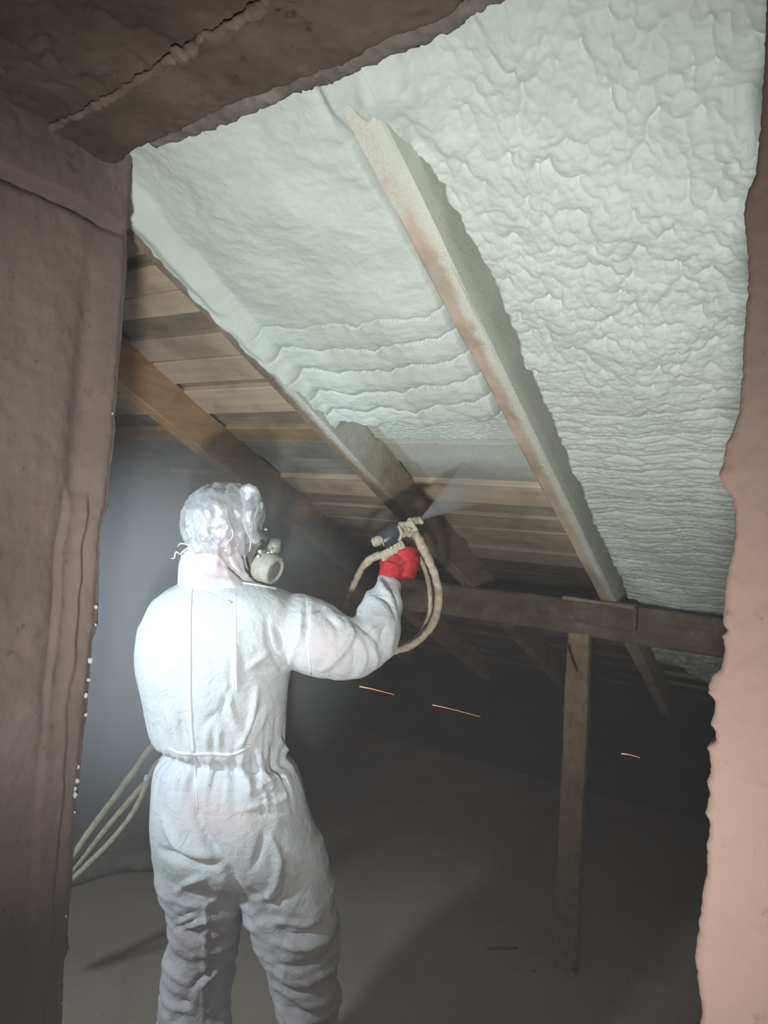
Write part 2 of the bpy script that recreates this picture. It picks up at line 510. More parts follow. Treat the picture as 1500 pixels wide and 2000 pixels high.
# wrap the end face back so that the wall has thickness
back = UH(np.full_like(zs, UL - .12), he - .004, zs)[:, None, :]
mid = UH(np.full_like(zs, UL - .06) + .004 * perlin2(zs * 9, 3, 2), he + .003 * perlin2(zs * 20, 3, 3), zs)[:, None, :]
farb = UH(np.full_like(zs, UL - .12), he - 2.6, zs)[:, None, :]
P = np.concatenate([farb, back, mid, P], 1)
mesh('wall_left', P.reshape(-1, 3), grid_faces(len(zs), P.shape[1]), M['plaster_left'], kind='structure')

# right wall: nearby broken plaster edge, the face looks up the slope at the camera
WR = np.array([.296, .56, 0.0]); HR = float(WR @ HD)
edge_r = [(1500, -120), (1497, 0), (1494, 100), (1488, 198), (1484, 260), (1476, 336), (1456, 384), (1452, 420), (1458, 468), (1462, 520), (1460, 570), (1452, 660), (1449, 733), (1444, 800), (1431, 843), (1418, 867), (1412, 900), (1404, 930), (1416, 955), (1433, 975), (1436, 1050), (1424, 1100), (1418, 1133), (1414, 1180), (1411, 1222), (1421, 1229), (1420, 1236), (1408, 1242), (1415, 1260), (1413, 1287), (1407, 1307), (1391, 1320), (1383, 1345), (1383, 1356), (1397, 1367), (1395, 1393), (1386, 1414), (1397, 1428), (1400, 1448), (1379, 1460), (1386, 1474), (1387, 1514), (1379, 1532), (1386, 1552), (1377, 1590), (1386, 1610), (1380, 1660), (1380, 1707), (1371, 1752), (1364, 1820), (1357, 1865), (1361, 1910), (1370, 1977), (1368, 2010), (1360, 2200)]
e = []
for x, y in edge_r:
    p = on_plane(x, y, WR, HD); e.append((p[2], float(p @ U)))
zz = np.array([a for a, _ in e]); uu_ = np.array([b for _, b in e])
o_ = np.argsort(zz)
zs = np.linspace(0, 2.62, 900)
ue = np.interp(zs, zz[o_], uu_[o_]) + .0012 * perlin2(zs * 120, 0, 3) + .0008 * perlin2(zs * 300, 0, 4)
ts = np.concatenate([np.linspace(0, .04, 22), np.linspace(.043, .2, 30), np.linspace(.22, 1.9, 24)])
Z, T = np.meshgrid(zs, ts, indexing='ij')
ker = np.hanning(121); ker /= ker.sum()
ue_f = np.convolve(np.pad(ue, 60, 'edge'), ker, 'valid')
Uu = ue_f[:, None] + T + (ue - ue_f)[:, None] * np.exp(-T / .008)
disp = .003 * (1 - sst(0, .006, T)) ** 2 + .003 * fbm2(Uu * 7, Z * 5, 4, 21) + .0006 * fbm2(Uu * 60, Z * 60, 2, 25)
P = UH(Uu, HR + disp, Z)
back = UH(ue + .002, np.full_like(zs, HR + .035) + .006 * perlin2(zs * 30, 0, 9), zs)[:, None, :]
b2 = UH(ue + .03, np.full_like(zs, HR + .10), zs)[:, None, :]
far_ = UH(np.full_like(zs, ue.max() + 1.9), np.full_like(zs, HR + .10), zs)[:, None, :]
P = np.concatenate([far_, b2, back, P], 1)
mesh('wall_right', P.reshape(-1, 3), grid_faces(len(zs), P.shape[1]), M['plaster_right'], kind='structure')

# soffit of the opening: rough clay, with a ridge line and a crumbling far lip
ZS = 2.25
edge_s = [(200, 318), (245, 330), (285, 305), (340, 285), (420, 250), (500, 215), (560, 190), (640, 162), (700, 143), (740, 120), (775, 100), (850, 80), (900, 55), (912, 36), (960, 20), (1010, 0), (1060, -25), (1200, -80), (1400, -160)]
e = [(float(p @ U), float(p @ HD)) for p in (on_plane(x, y, (0, 0, ZS), np.array([0, 0, 1.0])) for x, y in edge_s)]
ridge_s = [(0, 330), (120, 245), (200, 205), (320, 130), (430, 70), (550, 0), (700, -90)]
rr = [(float(p @ U), float(p @ HD)) for p in (on_plane(x, y, (0, 0, ZS), np.array([0, 0, 1.0])) for x, y in ridge_s)]
us_ = np.linspace(UL - .10, UL + 2.4, 620)
he_s = interp(e, us_) + .004 * perlin2(us_ * 30, 0, 2) + .003 * perlin2(us_ * 90, 0, 3)
hr_s = interp(rr, us_)
ts = np.concatenate([np.linspace(0, .03, 14), np.linspace(.033, .45, 120), np.linspace(.46, 1.6, 90)])
UU, T = np.meshgrid(us_, ts, indexing='ij')
Hh = he_s[:, None] - T
dr = Hh - hr_s[:, None] + .006 * perlin2(UU * 18, 0, 6)
lip = (1 - sst(0, .03, T)) ** 2
zz_ = .045 * lip - .007 * np.exp(-(dr / .007) ** 2) * (.7 + .8 * perlin2(UU * 30, Hh * 30, 8)) + .012 * (1 - sst(-.01, .01, dr)) \
    + .006 * fbm2(UU * 6, Hh * 8, 5, 31) + .018 * np.clip(fbm2(UU * 24, Hh * 24, 4, 35) - .15, 0, 1) * (1 - sst(-.12, .05, dr)) \
    + .004 * np.abs(fbm2(UU * 40, Hh * 40, 3, 39)) * (1 - sst(.0, .12, T)) - .008 * sst(.1, .9, fbm2(UU * 12, Hh * 12, 3, 44)) * (1 - sst(-.2, -.05, dr))
P = UH(UU, Hh, ZS + zz_)
top = UH(us_, he_s - .005, np.full_like(us_, ZS + .30))[:, None, :]
P = np.concatenate([top, P], 1)
mesh('ceiling_lintel', P.reshape(-1, 3), grid_faces(len(us_), P.shape[1]), M['soffit'], kind='structure')
# pale plaster run along the far lip of the lintel and the rounded end beside the corner
L = [on_plane(x, y, (0, 0, ZS), np.array([0, 0, 1.0])) for x, y in [(300, 292), (420, 243), (560, 183), (640, 155), (720, 118), (860, 66), (930, 22), (1050, -30)]]
tube('trim_1', [p + np.array([0, 0, .010]) for p in L], [.010, .013, .015, .014, .015, .013, .012, .010], plaster('grey_plaster_run', [(.12, .10, .09), (.19, .17, .155), (.27, .25, .23)], 14), seg=14, per=24, lump=.55, flat=.6, kind='structure')

RL = [on_plane(x, y, (0, 0, ZS), np.array([0, 0, 1.0])) for x, y in [(60, 278), (120, 245), (200, 205), (320, 130), (360, 108), (430, 66), (500, 28), (560, -6), (640, -55)]]
tube('trim_2', [p + np.array([0, 0, .003]) for p in RL], [.004, .006, .007, .006, .010, .007, .011, .008, .008], plaster('clay_ridge', [(.10, .078, .064), (.16, .125, .105), (.22, .18, .15)], 20), seg=12, per=24, lump=.9, flat=.6, kind='structure')

# eave wall with the thin slits of daylight
HE = 4.4
zt = 1.522 - (HE - float(K @ HD)) * math.tan(SL) + .05
def wall_quad(name, u0, u1, h, z0, z1, n, mat, thick=.12):
    g = np.linspace(u0, u1, n); q = np.linspace(z0, z1, 30)
    A, B = np.meshgrid(g, q, indexing='ij')
    f = UH(A, h + .012 * fbm2(A * 4, B * 4, 4, 51), B)
    bk = UH(A[:, ::-1], np.full_like(A, h + thick), B[:, ::-1])
    P = np.concatenate([f, bk[:, :, :]], 1)
    return mesh(name, P.reshape(-1, 3), grid_faces(n, P.shape[1]), mat, kind='structure')
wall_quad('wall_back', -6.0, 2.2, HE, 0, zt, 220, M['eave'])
# gable ends
def gable(name, u):
    h = np.linspace(-1.5, HE, 60); B = []
    zr = 1.522 - (h - float(K @ HD)) * math.tan(SL) + .05
    for t in np.linspace(0, 1, 24): B.append(UH(np.full_like(h, u) + .01 * perlin2(h * 4, t * 6, 3), h, zr * t))
    B = np.stack(B, 0)
    return mesh(name, B.reshape(-1, 3), grid_faces(24, 60), M['eave'], kind='structure')
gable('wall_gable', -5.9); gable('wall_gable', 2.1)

# roof boards: each board its own piece of the ceiling
ceil = empty('ceiling', (0, 0, 0), kind='structure')
B_ = [(-2.50, -2.38, 0, 'plank'), (-2.38, -2.26, .022, 'plank_recess'), (-2.26, -2.13, 0, 'plank'), (-2.13, -2.01, 0, 'plank'), (-2.01, -1.89, .0, 'plank'),
      (-1.885, -1.768, 0, 'plank'), (-1.785, -1.725, .022, 'plank_recess'), (-1.735, -1.652, 0, 'plank'), (-1.648, -1.573, .0, 'plank'),
      (-1.590, -1.480, .020, 'plank_recess'), (-1.490, -1.398, 0, 'plank'), (-1.392, -1.286, 0, 'plank'), (-1.300, -1.236, .022, 'plank_recess'),
      (-1.246, -1.121, 0, 'plank'), (-1.135, -1.018, .016, 'plank_recess'), (-1.028, -.945, 0, 'plank_orange'), (-.942, -.825, .004, 'plank_grey'),
      (-.820, -.690, .016, 'plank_grey'), (-.690, -.555, 0, 'plank'), (-.560, -.455, .010, 'plank_dim'), (-.460, -.350, 0, 'plank_dim'), (-.345, -.245, 0, 'plank_dim'),
      (-.255, -.150, .012, 'plank_dim'), (-.155, -.040, 0, 'plank_dim'), (-.035, .075, 0, 'plank_shaded')]
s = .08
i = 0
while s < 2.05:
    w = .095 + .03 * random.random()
    B_.append((s, s + w - .004, .018 if i % 2 else 0, 'plank_shaded')); s += w; i += 1
for k, (s0, s1, rec, mt) in enumerate(B_):
    n = 46; t = np.linspace(-5.9, 2.1, n)
    e0 = s0 + .005 * perlin2(t * 1.3, k * 3.1, 2) + .0015 * perlin2(t * 9, k, 3)
    e1 = s1 + .005 * perlin2(t * 1.3, k * 3.1 + 1.5, 2) + .0015 * perlin2(t * 9, k + 9, 3)
    wb = rec + .003 * perlin2(t * 1.7, k * 2.3, 5)
    rows = [W(t, e0, wb + .003), W(t, e0 + .003, wb), W(t, e1 - .003, wb), W(t, e1, wb + .003), W(t, e1, wb + .02), W(t, e0, wb + .02)]
    P = np.stack(rows, 1)
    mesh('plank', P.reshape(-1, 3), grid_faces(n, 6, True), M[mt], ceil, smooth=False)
# roofing felt above the boards closes the roof
P = np.stack([W(np.array([-6.0, 2.3]), np.array([a, a]), np.array([.05, .05])) for a in (-2.8, 2.2)], 0)
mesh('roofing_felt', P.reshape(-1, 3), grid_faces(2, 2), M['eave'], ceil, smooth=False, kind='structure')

# ------------------------------------------------------------------ rafters, purlin, posts
def rafter(u0, u1, s0, s1, mat, label, seed, jit=.004):
    c = (u0 + u1) / 2
    p0, p1 = W(c, s0, -RD / 2 + .004), W(c, s1, -RD / 2 + .004)
    V, F = beam_geo(p0, p1, U, N, u1 - u0, RD + .008, 90, jit, seed, .005)
    o = mesh('rafter', V, F, mat, None, smooth=False, label=label, cat='rafter')
    return o
rafter(.080, .135, -2.2, 1.98, M['rafter_b'], 'slim rafter half buried between two foamed bays, running down to the purlin block', 1)
rafter(-.500, -.445, -2.2, 1.98, M['rafter_a'], 'grey brown rafter along the left edge of the foam, behind the spray gun', 2)
rafter(-1.095, -1.040, -2.2, 1.98, M['rafter'], 'bare orange brown rafter passing just above the plastic hood', 3, .007)
rafter(-1.715, -1.660, -2.2, 1.98, M['rafter'], 'bare rafter lower left, second one from the foam towards the doorway edge', 4, .006)
rafter(-2.33, -2.275, -2.2, 1.98, M['rafter'], 'faint hazy rafter emerging beside the left doorway edge, lowest of all', 5)
rafter(.700, .755, -1.1, 1.98, M['rafter'], 'rafter hidden under foam behind the salmon plaster wall', 6)

PH = 2.60
beam('purlin', UH(-5.8, PH + .03, 1.352), UH(2.0, PH + .03, 1.345), HD, np.array([0, 0, 1.0]), .11, .135, M['purlin'], None, 120, .007, 7, .008,
     label='long dark horizontal purlin carrying the rafters on the timber post', cat='beam')
# short split block on the purlin above the post
bl = empty('timber_block', UH(-.66, PH - .03, 1.35), label='short split timber block nailed to the purlin above the post', cat='block')
V, F = beam_geo(UH(-.66, PH - .045, 1.375), UH(-.435, PH - .045, 1.375), HD, np.array([0, 0, 1.0]), .045, .085, 26, .006, 12, .005)
mesh('body', V, F, M['purlin'], bl, smooth=False)
V, F = beam_geo(UH(-.70, PH - .055, 1.424), UH(-.44, PH - .055, 1.420), HD, np.array([0, 0, 1.0]), .055, .016, 26, .006, 13, .003)
mesh('splinter_board', V, F, M['cleat'], bl, smooth=False)

def post(pb, pt, w, dp, mat, label, seed):
    V, F = beam_geo(pb, pt, U, HD, w, dp, 60, .004, seed, .006)
    return mesh('timber_post', V, F, mat, None, smooth=False, label=label, cat='post')
pb = np.array([.822, 2.566, 0.0]); pt = np.array([.786, 2.566, 1.29])
p1 = post(pb, pt, .088, .055, M['post'], 'weathered square timber post standing on the floor under the purlin', 21)
# a nail brace wire and knot on the post
tube('crack', [at(1110, 1262, 2.505), at(1117, 1285, 2.505), at(1127, 1312, 2.50)], .0035, plain('dark_gap', (.02, .017, .015)), p1, seg=6)
post(UH(-3.28, PH, 0), UH(-3.28, PH, 1.29), .13, .10, M['post'], 'faint timber post deep in the haze left of the worker', 22)

# ------------------------------------------------------------------ the spray foam
def profile_foam():
    pass

# bay between the two foamed rafters
nu, ns = 300, 600
u = np.linspace(-.505, .150, nu); s_ = np.linspace(-2.32, -.93, ns)
UU, SS = np.meshgrid(u, s_, indexing='ij')
wu = UU + .012 * perlin2(UU * 9, SS * 9, 1); 
q = (UU + .21) / .29                      # -1 .. 1 across the bay
endl = -1.185 + .028 * perlin2(UU * 9, 0, 2) + .012 * perlin2(UU * 30, 0, 3) + .015 * np.abs(q) ** 3
ws = SS + .024 * perlin2(UU * 5.5, SS * 3.5, 4) + .004 * perlin2(UU * 13, SS * 9, 5) + .020 * q * q
lowz = sst(-1.66, -1.50, SS)
Lr = .078
ph = (endl - ws) / Lr
fr = ph - np.floor(ph)
roll = np.sqrt(np.clip(1 - (np.clip(1 - fr * 1.35, -.4, 1)) ** 2, 0, 1)) * (1 - .45 * fr)
base = .088 + .016 * (1 - q * q) + .010 * perlin2(UU * 6, SS * 5, 6)
thick = base + .036 * (roll - .55) * lowz + .014 * perlin2(UU * 4, SS * 6, 9) * (1 - lowz) + .0035 * fbm2(UU * 14, SS * 22, 3, 10)
thick += .0025 * domes(wu / .035, SS / .02, 3) * sst(-1.35, -1.25, SS) * 2 + .0005 * fbm2(UU * 130, SS * 150, 2, 13)
edgeup = .020 * (1 - sst(0, .10, UU + .50)) * (1 - sst(-1.55, -1.35, SS))
thick += edgeup + .010 * sst(-.10, .09, UU) * (1 - sst(-1.95, -1.8, SS))
inner = sst(0, .035, endl - SS)
inner = np.sqrt(inner)
film_end = -.972 + .006 * perlin2(UU * 20, 0, 17)
film = (.007 + .0035 * domes(UU / .03, SS / .007, 5) + .002 * fbm2(UU * 60, SS * 160, 3, 7)) * sst(0, .012, film_end - SS)
drip = .012 * np.exp(-((SS - endl - .02) / .018) ** 2) * np.clip(.3 + perlin2(UU * 25, SS * 10, 8), 0, 1)
ht = thick * inner + (film + drip) * (1 - inner) - .004 * (1 - sst(0, .006, film_end - SS))
# left flank lapping over the rafter's underside: only where the bay is full
lap = .004 + .045 * (1 - sst(-1.60, -1.30, SS))
left_lim = -.437 - lap + .012 * perlin2(SS * 14, 0, 11) + .006 * perlin2(SS * 45, 0, 12)
full = sst(0, .020, UU - left_lim)
overr = (UU < -.443)
ht_over = (RD + .010 + .006 * perlin2(UU * 40, SS * 20, 3)) * np.sqrt(full) - .012 * (1 - full)
near = 1 - sst(-.445, -.395, UU)
ht = np.where(SS < endl, ht * (1 - near) + np.maximum(ht, ht_over) * near, ht)
ht = np.where(overr & (SS > endl - .02), -.02, ht)
ht = ht - .06 * (1 - sst(0, .004, UU - left_lim)) * (UU < left_lim)
# the top end laps over the slim rafter
lapr = sst(.045, .080, UU)
cover = 1 - sst(-2.03, -1.87, SS + .035 * perlin2(UU * 30, SS * 14, 5))
ht = ht * (1 - lapr) + lapr * (cover * (.128 + .007 * perlin2(UU * 30, SS * 20, 6)) - .02 * (1 - cover)) + lapr * (1 - cover) * (UU < .088) * .04
ht = ht - .08 * sst(.146, .150, UU)
P = W(UU, SS, -ht)
mesh('spray_foam', P.reshape(-1, 3), grid_faces(nu, ns), M['foam'], None, label='pale mint spray foam filling the bay between the two rafters, with rolling lower folds', cat='insulation foam')
bpy.context.view_layer.update()

# wide bay to the right of the slim rafter
nu, ns = 330, 1150
u = np.linspace(.128, .80, nu) ; s_ = np.linspace(-2.32, .60, ns)
UU, SS = np.meshgrid(u, s_, indexing='ij')
up = 1 - sst(-1.45, -1.05, SS + .10 * perlin2(UU * 3, SS * 2, 1))
dwn = sst(-.80, -.45, SS)
w1 = UU + .014 * perlin2(UU * 14, SS * 9, 2); w2 = SS + .016 * perlin2(UU * 8, SS * 12, 3)
d_up = domes(w1 / .021, w2 / .030, 1)
d_up2 = domes(w1 / .012, w2 / .016, 2)
d_lo = domes(w1 / .060, w2 / .020, 4)
d_lo2 = domes(w1 / .018, w2 / .009, 5)
rr_ = SS + .022 * perlin2(UU * 5, SS * 4, 6) + .006 * perlin2(UU * 18, SS * 9, 7) + .05 * (UU - .3) ** 2
def rolls(x, L):
    ph = -x / L; fr = ph - np.floor(ph)
    return np.sqrt(np.clip(1 - (1 - fr * 1.4) ** 2, 0, 1)) * (1 - .5 * fr)
r1 = rolls(rr_, .085 + 0 * UU); r2 = rolls(rr_ + .01 * perlin2(UU * 12, SS * 20, 9), .034)
ht = .070 + .014 * perlin2(UU * 4, SS * 3, 11) + .006 * perlin2(UU * 11, SS * 9, 12)
ht += up * (.0115 * (d_up - .5) + .0045 * (d_up2 - .5) + .007 * fbm2(UU * 12, SS * 8, 3, 14))
ht += (1 - up) * (.010 * (d_lo - .5) * (1 - .4 * dwn) + .004 * (d_lo2 - .5) + .018 * (r1 - .5) * (1 - .3 * dwn) + .007 * (r2 - .5))
ht += .0010 * fbm2(UU * 90, SS * 110, 3, 16)
ht += .035 * sst(.50, .66, UU) * (1 - sst(-1.75, -1.45, SS)) * (.6 + .7 * domes(UU / .05, SS / .07, 8))   # swelling against the wall top
ht += .03 * sst(.15, .38, UU) * sst(.12, .38, SS)                                            # swelling over the purlin
# flank towards the rafter: a ragged crevice
cv = .137 + .010 + .010 * perlin2(SS * 9, 0, 18) + .007 * perlin2(SS * 33, 0, 19) + .003 * perlin2(SS * 100, 0, 20)
cv = cv - .02 * (1 - sst(-1.85, -1.70, SS)) - .03 * (1 - sst(-1.96, -1.86, SS))
fl = sst(0, .022, UU - cv)
ht = ht * np.sqrt(fl) - .004 * (1 - fl)
cover = (1 - sst(-2.03, -1.87, SS + .035 * perlin2(UU * 30, SS * 14, 5))) * (1 - sst(.13, .24, UU))
ht = ht * (1 - cover) + cover * (.130 + .007 * perlin2(UU * 30, SS * 20, 6))
# bottom edge: a torn lip just above the purlin
be = .135 + .25 * sst(.14, .36, UU) + .018 * perlin2(UU * 14, 0, 21) + .006 * perlin2(UU * 60, 0, 22)
lowm = sst(0, .03, be - SS)
ht = ht * np.sqrt(lowm) - .01 * (1 - lowm)
P = W(UU, SS, -ht)
mesh('spray_foam', P.reshape(-1, 3), grid_faces(nu, ns), M['foam'], None, label='rough lumpy spray foam covering the wide right bay up to the salmon wall', cat='insulation foam')

# patch below the purlin
nu, ns = 120, 110
u = np.linspace(.135, .72, nu); s_ = np.linspace(.55, 1.75, ns)
UU, SS = np.meshgrid(u, s_, indexing='ij')
lim = 1.02 + .5 * sst(.2, .5, UU) + .06 * perlin2(UU * 12, 0, 2)
m = sst(0, .08, lim - SS) * sst(0, .02, UU - .14)
ht = (.05 + .02 * (domes(UU / .06, SS / .05, 3) - .5) + .012 * fbm2(UU * 25, SS * 25, 3, 4)) * np.sqrt(m) - .008 * (1 - m)
mesh('spray_foam', W(UU, SS, -ht).reshape(-1, 3), grid_faces(nu, ns), M['foam'], None, label='small shaded foam patch under the purlin by the wall edge', cat='insulation foam')

# ------------------------------------------------------------------ daylight slits in the eave wall
m, nt, b = new_mat('daylight_gap')
nt.nodes.remove(b)
em = N_(nt, 'ShaderNodeEmission', i_Color=(1.0, .42, .20, 1), i_Strength=1.6)
nt.links.new(em.outputs[0], nt.nodes['Material Output'].inputs[0])
M['slit'] = m
hs = HE - .03
for k, (a, c, r) in enumerate([((703, 1341), (770, 1357), .008), ((845, 1377), (938, 1400), .0045), ((1214, 1472), (1250, 1480), .0055)]):
    p0 = on_plane(*a, HD * hs, HD); p1 = on_plane(*c, HD * hs, HD)
    mid = (p0 * .5 + p1 * .5) + np.array([0, 0, .006])
    tube('daylight_slit', [p0, p0 * .6 + p1 * .4 + np.array([0, 0, .004]), p1], [r, r * .5, r * .25], M['slit'], None, seg=6, per=6, flat=.5,
         label=['wide orange daylight gap in the dark eave, below the raised elbow', 'long thin daylight gap in the dark eave, middle of three', 'short daylight gap in the dark wall between post and salmon plaster'][k], cat='daylight gap', group='daylight gaps along the eave')

# ------------------------------------------------------------------ the worker
D0 = 1.65
PX = D0 / FPX
def ringloft(rows, seg=40, d=D0, power=2.3):
    """rows: (y, x_left, x_right, half depth, depth offset) in the frame of the figure at distance d"""
    R = catmull(np.array(rows, float), 4)
    V = []
    for y, xl, xr, hd, do in R:
        a, b = at(xl, y, d + do), at(xr, y, d + do)
        c = (a + b) / 2; hx = (b - a) / 2
        for t in np.linspace(0, 2 * pi, seg, endpoint=False):
            cx = np.sign(cos(t)) * abs(cos(t)) ** (2 / power); sy = np.sign(sin(t)) * abs(sin(t)) ** (2 / power)
            V.append(c + hx * cx + np.array([0, 1, 0]) * hd * sy)
    F = [tuple(f) for f in grid_faces(len(R), seg, True)]
    F.append(tuple(range(seg - 1, -1, -1))); F.append(tuple(range((len(R) - 1) * seg, len(R) * seg)))
    return np.array(V), F

def ptube(pts, seg=20, per=6, k=1.0):
    """pts: (x, y, d, radius in px at the distance d)"""
    return tube_geo([at(x, y, d) for x, y, d, r in pts], [r * d / FPX * k for x, y, d, r in pts], seg=seg, per=per)

torso = [(1112, 380, 468, .050, .0), (1128, 362, 486, .062, .0), (1142, 348, 520, .078, .0), (1158, 322, 560, .095, .0), (1180, 300, 590, .112, .0), (1215, 282, 600, .125, .0),
         (1260, 271, 588, .135, .0), (1300, 270, 568, .135, .0), (1350, 281, 560, .130, .0), (1400, 290, 558, .125, .0), (1440, 303, 557, .122, .0), (1468, 318, 556, .112, .0),
         (1492, 306, 572, .122, .0), (1530, 300, 590, .130, .0), (1580, 298, 601, .138, .0), (1630, 299, 618, .142, .0), (1672, 304, 634, .130, .0), (1700, 330, 620, .10, .0)]
leg_l = [(1640, 300, 440, .10, .0), (1700, 312, 455, .105, .0), (1750, 328, 470, .100, .0), (1800, 336, 466, .092, .0), (1850, 328, 459, .092, .01), (1900, 325, 453, .090, .01), (1950, 319, 449, .088, .01),
         (2000, 312, 447, .086, .01), (2100, 322, 438, .075, .02), (2200, 330, 428, .066, .02), (2270, 336, 420, .058, .02)]
leg_r = [(1640, 440, 630, .10, .0), (1700, 452, 645, .105, .0), (1750, 472, 656, .102, .0), (1800, 488, 657, .098, -.01), (1850, 510, 660, .094, -.01), (1900, 530, 664, .090, -.01), (1950, 541, 662, .086, -.01),
         (2000, 553, 655, .080, .0), (2100, 562, 650, .070, .01), (2200, 566, 640, .062, .02), (2270, 570, 632, .055, .02)]
arm_r = [(560, 1228, 1.65, 70), (600, 1238, 1.645, 72), (640, 1256, 1.635, 66), (685, 1264, 1.63, 60), (722, 1252, 1.645, 53), (738, 1214, 1.68, 46), (747, 1180, 1.72, 39), (756, 1152, 1.755, 27), (760, 1134, 1.78, 21)]
arm_l = [(345, 1190, 1.65, 48), (315, 1262, 1.645, 44), (316, 1335, 1.66, 40), (350, 1385, 1.74, 34), (400, 1400, 1.90, 28), (425, 1400, 1.98, 22)]
parts = [ringloft(torso), ringloft(leg_l, 28), ringloft(leg_r, 28), ptube(arm_r), ptube(arm_l),
         ptube([(470, 1190, 1.65, 40), (540, 1212, 1.65, 55), (590, 1232, 1.65, 66)])]
CV, CF = union(parts, .0065, 8)
CN = normals_of(CV, CF)

# -- cloth folds
bvh = BVHTree.FromPolygons([Vector(v) for v in CV], CF)
def hit(x, y, tree=None):
    v = ray(x, y); v = v / np.linalg.norm(v)
    h = (tree or bvh).ray_cast(Vector(CAMP), Vector(v), 6)
    return np.array(h[0]) if h[0] is not None else None
def seg_dist(V, A, B):
    ab = B - A; t = np.clip(((V - A) @ ab) / (ab @ ab + 1e-12), 0, 1)
    return np.linalg.norm(V - (A + t[:, None] * ab), axis=1), t
disp = np.zeros(len(CV))
z = CV[:, 2]; x = CV[:, 0]; y = CV[:, 1]
def zat(py, px=430): return at(px, py, D0)[2]
zw = zat(1470)
ang = np.arctan2(y - D0, x - at(440, 1450, D0)[0])
gath = np.exp(-((z - zw) / .075) ** 2)
g1 = perlin2(ang * 7.5, z * 3, 1) + .6 * perlin2(ang * 15, z * 5, 2)
disp += gath * (.010 * g1 - .006)
disp += -.014 * np.exp(-((z - zw) / .012) ** 2)
legm = sst(zat(1640), zat(1760), z)
rid = 1 - np.abs(perlin3(x * 7 + z * 5, y * 6, z * 15)) * 2.6
rid2 = 1 - np.abs(perlin3(x * 16 - z * 8, y * 12, z * 26 + x * 9)) * 2.4
disp += legm * (.010 * np.clip(rid, -.6, 1) + .004 * np.clip(rid2, -.5, 1) - .004)
armm = sst(at(600, 1250, D0)[0], at(680, 1250, D0)[0], x) * (z > zat(1345))
disp += armm * (.006 * np.clip(1 - np.abs(perlin3(x * 14, y * 10, z * 11 + x * 10)) * 2.6, -.5, 1) - .002)
backm = (1 - legm) * (1 - armm)
disp += backm * (.0045 * perlin3(x * 9, y * 9, z * 5) + .0022 * np.clip(1 - np.abs(perlin3(x * 16 + z * 6, y * 9, z * 9)) * 2.6, -.5, 1))
disp += .0010 * perlin3(x * 45, y * 45, z * 30)
